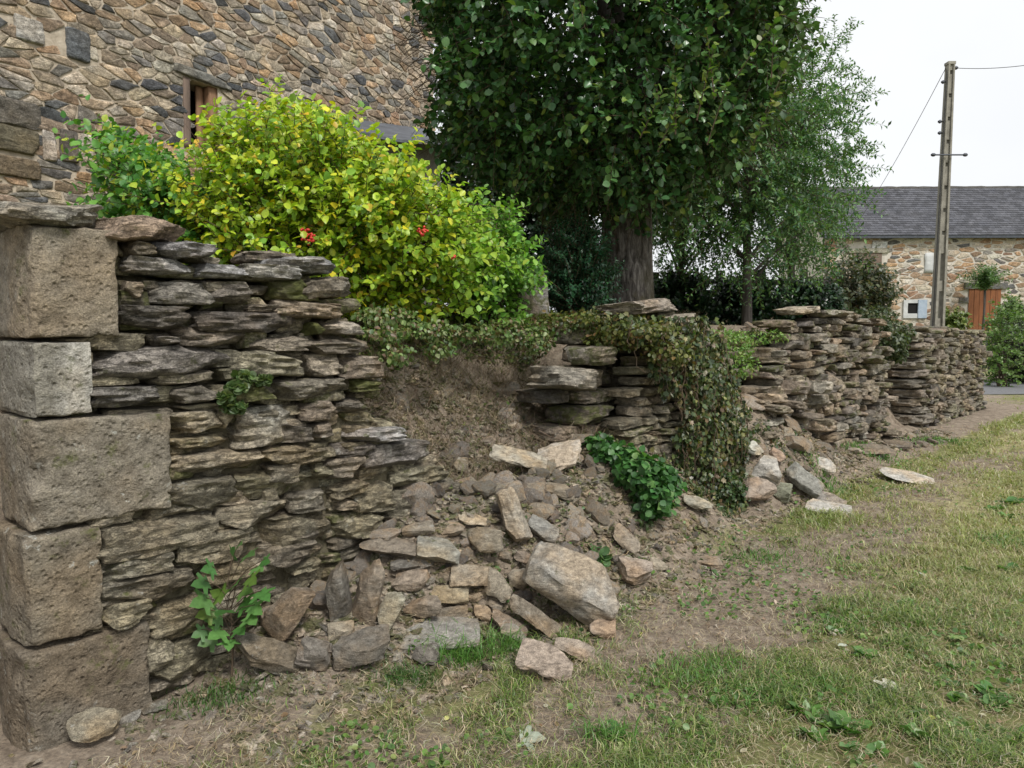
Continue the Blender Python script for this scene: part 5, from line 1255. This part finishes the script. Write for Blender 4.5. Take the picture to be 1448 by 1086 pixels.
# --- lean-to with slate roof between house and tree
lx, ly = (572 - 724) / FPX * 11.4, 11.4
lt = empty('slate_shed', (lx, ly, g1(lx, ly) - .1), R(28), label='small grey shed with a slate sheet roof half hidden between yellow shrub and big tree', cat='shed')
zb = lt.location.z; zr = (CAM + ray(560, 148) * 11.4)[2] - zb; zf = (CAM + ray(600, 192) * 11.0)[2] - zb
sp = Soup(); boxm(sp, -.5, .62, .0, 1.0, 0, zf + .02, n=(8, 4, 14), wob=.01); sp.build('wall', M_CONC, lt, smooth=False)
sp = Soup(); q, F = cube_grid(10, 10, 1); t = (q[:, 1] + 1) / 2
sp.add(np.stack([q[:, 0] * .78 + .02, -.35 + t * 1.5, zf - .05 + (zr - zf + .05) * t + q[:, 2] * .02 + .02 * np.sin(q[:, 0] * 5) * (1 - t)], -1), [F]); sp.build('roof', M_SLATE, lt, sharp=30)

# --- standing stone
P, F = rock(.34, .3, .95, 981, (10, 8, 18), 5, 5, (.8, .98), .03, .05); pz = V(0, 0); px_ = (750 - 724) / FPX * 6.9
o = mesh('standing_stone', P, [F], M_RUB, None, col=(.22, .21, .20), sharp=35, loc=(px_, 6.9, g1(px_, 6.9) + .1)); tag(o, 'grey standing stone between the yellow shrub and the dark conifer', 'stone')

# --- garden wall, fence behind the hedge
sp = Soup(); gx0, gy = (905 - 724) / FPX * 16, 16.0
gw = empty('garden_wall', (gx0, gy, g1(gx0, gy)), R(4), label='low sandy stone wall glimpsed under the feathery tree beyond the hedge', cat='wall')
boxm(sp, 0, 5.3, 0, .35, -.2, .62, n=(20, 1, 4), wob=.02); sp.build('core', M_MORTAR, gw, smooth=False)
sp = Soup(); masonry(sp, 0, 5.3, -.1, .6, .3, .13, 15, [(.40, .31, .22), (.34, .26, .19), (.25, .2, .15), (.45, .36, .27)], [1, 1, 1, 1], .008, (), .03); sp.build('rubble_stones', M_HOUSE, gw, sharp=45)
sp = Soup(); fx = (925 - 724) / FPX * 14.5
fen = empty('wooden_fence', (fx, 14.5, g1(fx, 14.5) - .05), R(3), label='dark wooden post and rail fence under the feathery tree', cat='fence')
for i in range(9):
    s2 = Soup(); P, F = cube_grid(2, 2, 12); h = 1.15 + .1 * math.sin(i * 3); s2.add(np.stack([P[:, 0] * .06 + i * .42, P[:, 1] * .05, (P[:, 2] + 1) / 2 * h], -1) + .012 * vn(P * 3 + i, 2)[:, None], [F]); s2.build('post', M_WOODDK, fen, sharp=40)
for z in (.45, .98):
    s2 = Soup(); boxm(s2, -.05, 3.45, -.09, -.055, z - .05, z + .05, n=(20, 1, 1), wob=.02); s2.build('rail', M_WOODDK, fen, smooth=False)

# --- barn
bx, by = 17.2, 40.0; bz = 1.55
barn = empty('stone_barn', (bx, by, bz), R(-1.2), label='long stone barn with a grey slate roof and orange-brown door beyond the road', cat='barn')
def on_barn(px, py): d = ray(px, py); p = CAM + d * by; return p[0] - bx, p[2] - bz
ez = on_barn(1320, 336)[1]; BL, BR = -.6, 17.0; BD = 7.0
dx0, dzb = on_barn(1365, 458); dx1, dzt = on_barn(1412, 409)
sh0, shb = on_barn(1204, 393); sh1, sht = on_barn(1246, 358)
w0, wb_ = on_barn(1275, 450); w1, wt_ = on_barn(1308, 424)
sp = Soup(); boxm(sp, BL, BR, 0, BD, -.5, ez); sp.build('mortared_wall', M_MORTARW, barn, smooth=False)
PB = [(.36, .26, .18), (.44, .30, .19), (.25, .23, .21), (.15, .15, .15), (.48, .42, .34), (.30, .20, .14), (.55, .51, .45)]
sp = Soup(); hb = [(dx0 - .25, dx1 + .25, -1, dzt + .4), (sh0 - .1, sh1 + .1, shb, sht + .6), (w0 - .08, w1 + .08, wb_ - .1, wt_ + .1)]
p0 = on_barn(1305, 386); p1 = on_barn(1318, 358); hb.append((p0[0], p1[0], p0[1], p1[1]))
masonry(sp, BL, 13, .0, ez, .50, .19, 16, PB, [4, 2.5, 2.5, 1.4, 4, 2, 3], .017, hb, .03, .25); sp.build('rubble_stones', M_HOUSE, barn, sharp=45)
dr_ = empty('door'); dr_.parent = barn
sp = Soup()
for i in range(6):
    w_ = (dx1 - dx0) / 6; boxm(sp, dx0 + i * w_ + .01, dx0 + (i + 1) * w_ - .01, -.06 - .004 * (i % 2), -.02, -.2, dzt)
sp.build('boards', M_DOOR, dr_, smooth=False)
sp = Soup(); boxm(sp, (dx0 + dx1) / 2 - .04, (dx0 + dx1) / 2 + .04, -.09, -.06, -.2, dzt - .02); sp.build('centre_strip', M_WOODDK, dr_, smooth=False)
sp = Soup(); boxm(sp, dx0 - .25, dx1 + .3, -.12, .02, dzt + .005, dzt + .32, (.16, .16, .165), (8, 2, 2), .02); boxm(sp, dx0 - .5, dx0 - .02, -.1, .02, dzt - .75, dzt - .45, (.17, .165, .16), (4, 2, 2), .02); sp.build('lintel', M_HOUSE, dr_, sharp=40)
wn = empty('shutter'); wn.parent = barn
sp = Soup(); boxm(sp, sh0, sh1, -.05, -.01, shb, sht, (1, 1, 1)); boxm(sp, (sh0 + sh1) / 2 - .03, (sh0 + sh1) / 2 + .03, -.08, -.05, shb, sht); sp.build('boards', M_GREYWOOD, wn, smooth=False)
sp = Soup(); boxm(sp, sh0 - .2, sh1 + .35, -.1, .02, sht + .01, sht + .25, (.34, .33, .28), (6, 2, 2), .02); boxm(sp, sh0 + 1.0, sh1 + .25, -.09, .02, sht + .26, sht + .6, (.55, .56, .56), (6, 2, 2), .03); sp.build('lintel', M_HOUSE, wn, sharp=40)
w_ = empty('window'); w_.parent = barn
mx_ = w0 + (w1 - w0) * .62
sp = Soup(); boxm(sp, w0, w0 + .22, -.1, -.01, wb_, wt_); boxm(sp, w0 + .22, mx_, -.1, -.01, wt_ - .18, wt_); boxm(sp, w0 + .22, mx_, -.1, -.01, wb_, wb_ + .25); sp.build('frame', M_WHITE, w_, smooth=False)
sp = Soup(); boxm(sp, mx_ + .003, w1, -.14, -.05, wb_, wt_); sp.build('blue_shutter', M_BLUE, w_, smooth=False)
sp = Soup(); boxm(sp, w0 + .222, mx_ - .002, -.03, -.02, wb_ + .252, wt_ - .182); sp.build('dark_opening', M_DARK, w_, smooth=False)
sp = Soup(); boxm(sp, p0[0], p1[0], -.06, -.01, p0[1], p1[1], n=(3, 1, 5), wob=.03); sp.build('blocked_window', M_WHITE, barn)
sp = Soup(); boxm(sp, BL - .1, BR, -.42, -.26, ez - .08, ez + .1); sp.build('gutter', M_METAL, barn, smooth=False)
rz = 3.2; sp = Soup(); slope_roof(sp, BL - .3, BR, -.4, ez + .05, 3.4, ez + rz, .30, .22, 3)
q, F = cube_grid(1, 1, 1); t = (q[:, 1] + 1) / 2
sp.add(np.stack([np.where(q[:, 0] < 0, BL - .28, BR), 7.4 - 3.98 * t, ez + .02 + (rz - .02) * t + q[:, 2] * .03], -1), [F], (.09, .09, .1))
sp.add(np.stack([np.where(q[:, 0] < 0, BL - .28, BR), -.38 + 3.78 * t, ez - .03 + (rz - .02) * t + q[:, 2] * .02], -1), [F], (.06, .06, .07))
boxm(sp, BL - .3, BR, 3.3, 3.52, ez + rz - .02, ez + rz + .1, (.11, .105, .10), (60, 1, 1), .03)
sp.build('roof', M_ROOF, barn, smooth=False)
sp = Soup(); sp.add(np.array([[BL, .0, ez], [BL, 7, ez], [BL, 3.45, ez + rz - .1], [BL + .3, 0, ez], [BL + .3, 7, ez], [BL + .3, 3.45, ez + rz - .1]]), [np.array([(0, 2, 1), (3, 4, 5)])]); sp.build('gable', M_MORTARW, barn, smooth=False)

# leaning stone and small tree by the door
P, F = rock(1.1, .25, 1.3, 985, (10, 4, 10), 4, 8, (.45, .85), .0, .04); xx_ = (1345 - 724) / FPX * 39
tag(mesh('leaning_slab', P, [F], M_RUB, None, col=(.30, .23, .19), sharp=35, loc=(xx_, 39, 1.55 + (470 - 440) / FPX * 39 - .25), rot=(0, R(35), 0)), 'brown stone slab leaning on the barn wall left of its door', 'stone')
r = np.random.default_rng(222); fx = (1388 - 724) / FPX * 38.6
ft = empty('spray_tree', (fx, 38.6, g1(fx, 38.6)), label='small tree with upright green sprays in front of the barn door', cat='tree')
zc = (CAM + ray(1388, 405) * 38.6)[2] - ft.location.z
sp = Soup(); tube(sp, [[0, 0, -.1], [.03, 0, zc * .5], [0, 0, zc]], [.06, .05, .04], 6); sp.build('trunk', M_BARK, ft)
n = 90; a = r.uniform(0, 6.28, n); el = r.uniform(.35, 1.5, n); dr = np.stack([np.cos(a) * np.cos(el), np.sin(a) * np.cos(el), np.sin(el)], -1); org = np.tile([0, 0, zc], (n, 1)) + r.normal(0, .12, (n, 3)); l = r.uniform(.6, 1.75, n)
pos, ld, nn = shoots(org, dr, l, 22, r, .25, .8, .6); k = len(pos)
leaves('crown', pos, ld, nn, r.uniform(.12, .2, k), colmix(r, k, [(.09, .17, .05), (.14, .23, .08), (.06, .12, .04)], [3, 2, 2], .15), 'slim', M_LEAF, ft, 1.6)
bush('yellow_weed', 'yellow-green weeds at the foot of the barn wall left of the door', 1325, 1365, 458, 442, 37, [(.18, .22, .05), (.1, .14, .04)], [1, 1], .16, 71, 80, dz=.5, cat='plant', ln=(.2, .5))
bush('wall_weed', 'green weeds right of the barn door behind the wall end', 1412, 1450, 460, 432, 34, [(.08, .14, .04), (.12, .18, .05)], [1, 1], .16, 72, 130, dz=.6, cat='plant', ln=(.3, .7))

# --- utility pole
PY = 17.2; pb = CAM + ray(1325, 470) * PY; ptp = CAM + ray(1343.5, 92) * PY; gz = g1(pb[0], PY) - .1
lean = (ptp[0] - pb[0]) / (ptp[2] - pb[2]); hp = ptp[2] - gz; x0p = pb[0] - lean * (pb[2] - gz)
pole = empty('utility_pole', (x0p, PY, gz), label='tall grey concrete utility pole with open slots, leaning slightly right', cat='utility pole')
def pp(z): return lean * z
def wid(z): return .125 - .055 * z / hp
for s in (-1, 1):
    sp = Soup(); zz_ = np.linspace(0, hp, 24); T, F = cube_grid(1, 1, 23); kz = np.round((T[:, 2] + 1) / 2 * 23).astype(int); z = zz_[kz]
    w = np.array([wid(q) for q in z]); sp.add(np.stack([lean * z + s * w * .78 + T[:, 0] * w * .24, T[:, 1] * (.11 - .03 * z / hp), z], -1), [F]); sp.build('side_rail', M_CONC, pole, smooth=False)
z = 0.0
while z < hp - .1:
    sol = .24 if z < 3.2 else .42; op = .62 if z < 3.0 else .09; z1 = min(z + sol, hp)
    sp = Soup(); w = wid(z) * .53; T, F = cube_grid(1, 1, 1); zm = np.where(T[:, 2] < 0, z, z1); sp.add(np.stack([lean * zm + T[:, 0] * w * 1.02, T[:, 1] * .05, zm], -1), [F]); z = z1 + op; sp.build('web_panel', M_CONC, pole, smooth=False)
sp = Soup(); boxm(sp, lean * hp - .085, lean * hp + .085, -.085, .085, hp, hp + .06); sp.build('cap', M_CONC, pole, smooth=False)
def zat(py): return (CAM + ray(1335, py) * PY)[2] - gz
sp = Soup(); zc = zat(221); xc = lean * zc; tube(sp, [[xc - .36, -.14, zc], [xc + .36, -.14, zc]], .018, 6); sp.build('cross_bar', M_METAL, pole)
for sx in (-.36, .36):
    sp = Soup(); tube(sp, [[xc + sx - .05, -.14, zc], [xc + sx - .02, -.14, zc], [xc + sx + .02, -.14, zc], [xc + sx + .05, -.14, zc]], [.02, .04, .04, .02], 8); sp.build('insulator', M_METAL, pole)
for (sx, py) in ((.14, 96), (-.14, 116), (-.17, 172), (-.16, 188)):
    zi = zat(py); xi = lean * zi + sx; sp = Soup(); tube(sp, [[xi - .04, 0, zi], [xi, 0, zi], [xi + .04, 0, zi]], [.02, .045, .02], 8); tube(sp, [[lean * zi, 0, zi], [xi, 0, zi]], .014, 5); sp.build('insulator', M_METAL, pole)
def cable(a, b, sag, label):
    t = np.linspace(0, 1, 30)[:, None]; pts = a + (b - a) * t; pts[:, 2] -= sag * 4 * (t * (1 - t))[:, 0]
    sp = Soup(); tube(sp, pts - a, .007, 5); o = sp.build('overhead_cable', M_WIRE, None); o.location = a; tag(o, label, 'cable')
a = CAM + ray(1337, 97) * PY
cable(a, CAM + ray(1150, 390) * 36, .6, 'thin black cable falling from the pole top down to the left')
cable(CAM + ray(1348, 96) * PY, CAM + ray(1640, 40) * 15, .25, 'thin black cable running from the pole top off to the right')
sp = Soup(); t = np.linspace(0, zat(100) - .3, 30)[:, None]; pts = np.concatenate([lean * t - .14 + .008 * np.sin(t * 5), 0 * t - .05, t + .3], 1)
pts[:, 0] = lean * pts[:, 2] - np.array([wid(q) for q in pts[:, 2]]) - .025; tube(sp, pts, .012, 5); sp.build('down_lead', M_WIRE, pole)

# ------------------------------------------------------------------ light, sky, camera
SUN_EL, SUN_AZ = R(52), R(150)     # azimuth measured from +Y clockwise
w = bpy.data.worlds.new('World'); SC.world = w; w.use_nodes = True; nt = w.node_tree; bg = nt.nodes['Background']
sky = nt.nodes.new('ShaderNodeTexSky'); sky.sky_type = 'NISHITA'; sky.sun_disc = False; sky.sun_elevation = SUN_EL; sky.sun_rotation = SUN_AZ; sky.air_density = 1.0; sky.dust_density = 4.0; sky.ozone_density = 1.0
hs = nt.nodes.new('ShaderNodeHueSaturation'); hs.inputs['Saturation'].default_value = .12; nt.links.new(sky.outputs[0], hs.inputs['Color'])
tcw = nt.nodes.new('ShaderNodeTexCoord'); nz = noise(nt, tcw.outputs['Generated'], 1.6, 5, .55); cl = ramp(nt, nz.outputs['Fac'], [(.3, (.86, .87, .885)), (.7, (1.0, 1.0, 1.0))])
mxw = hs.outputs[0]
# even out the overcast dome
mx2 = mixc(nt, .82, mxw, (8.6, 8.75, 8.9)); nt.links.new(mixc(nt, 1.0, mx2, cl.outputs[0], 'MULTIPLY'), bg.inputs['Color']); bg.inputs['Strength'].default_value = .092
ld = bpy.data.lights.new('sun', 'SUN'); ld.energy = 2.1; ld.angle = R(14); ld.color = (1, .96, .9); lo = bpy.data.objects.new('sun', ld); COL.objects.link(lo)
sdir = Vector((math.sin(SUN_AZ) * math.cos(SUN_EL), math.cos(SUN_AZ) * math.cos(SUN_EL), math.sin(SUN_EL)))
lo.rotation_euler = sdir.to_track_quat('Z', 'Y').to_euler()
cd = bpy.data.cameras.new('camera'); cam = bpy.data.objects.new('camera', cd); COL.objects.link(cam); SC.camera = cam
cam.location = CAM; cam.rotation_euler = (R(90) - PITCH, 0, 0); cd.sensor_width = 36; cd.lens = FPX / 1448 * 36; cd.clip_end = 2000; cd.clip_start = .05
SC.view_settings.view_transform = 'Standard'; SC.view_settings.look = 'None'; SC.view_settings.gamma = 1; SC.view_settings.exposure = 0.55
SC.cycles.max_bounces = 6; SC.cycles.diffuse_bounces = 3; SC.cycles.glossy_bounces = 2; SC.cycles.transmission_bounces = 3; SC.cycles.use_denoising = True
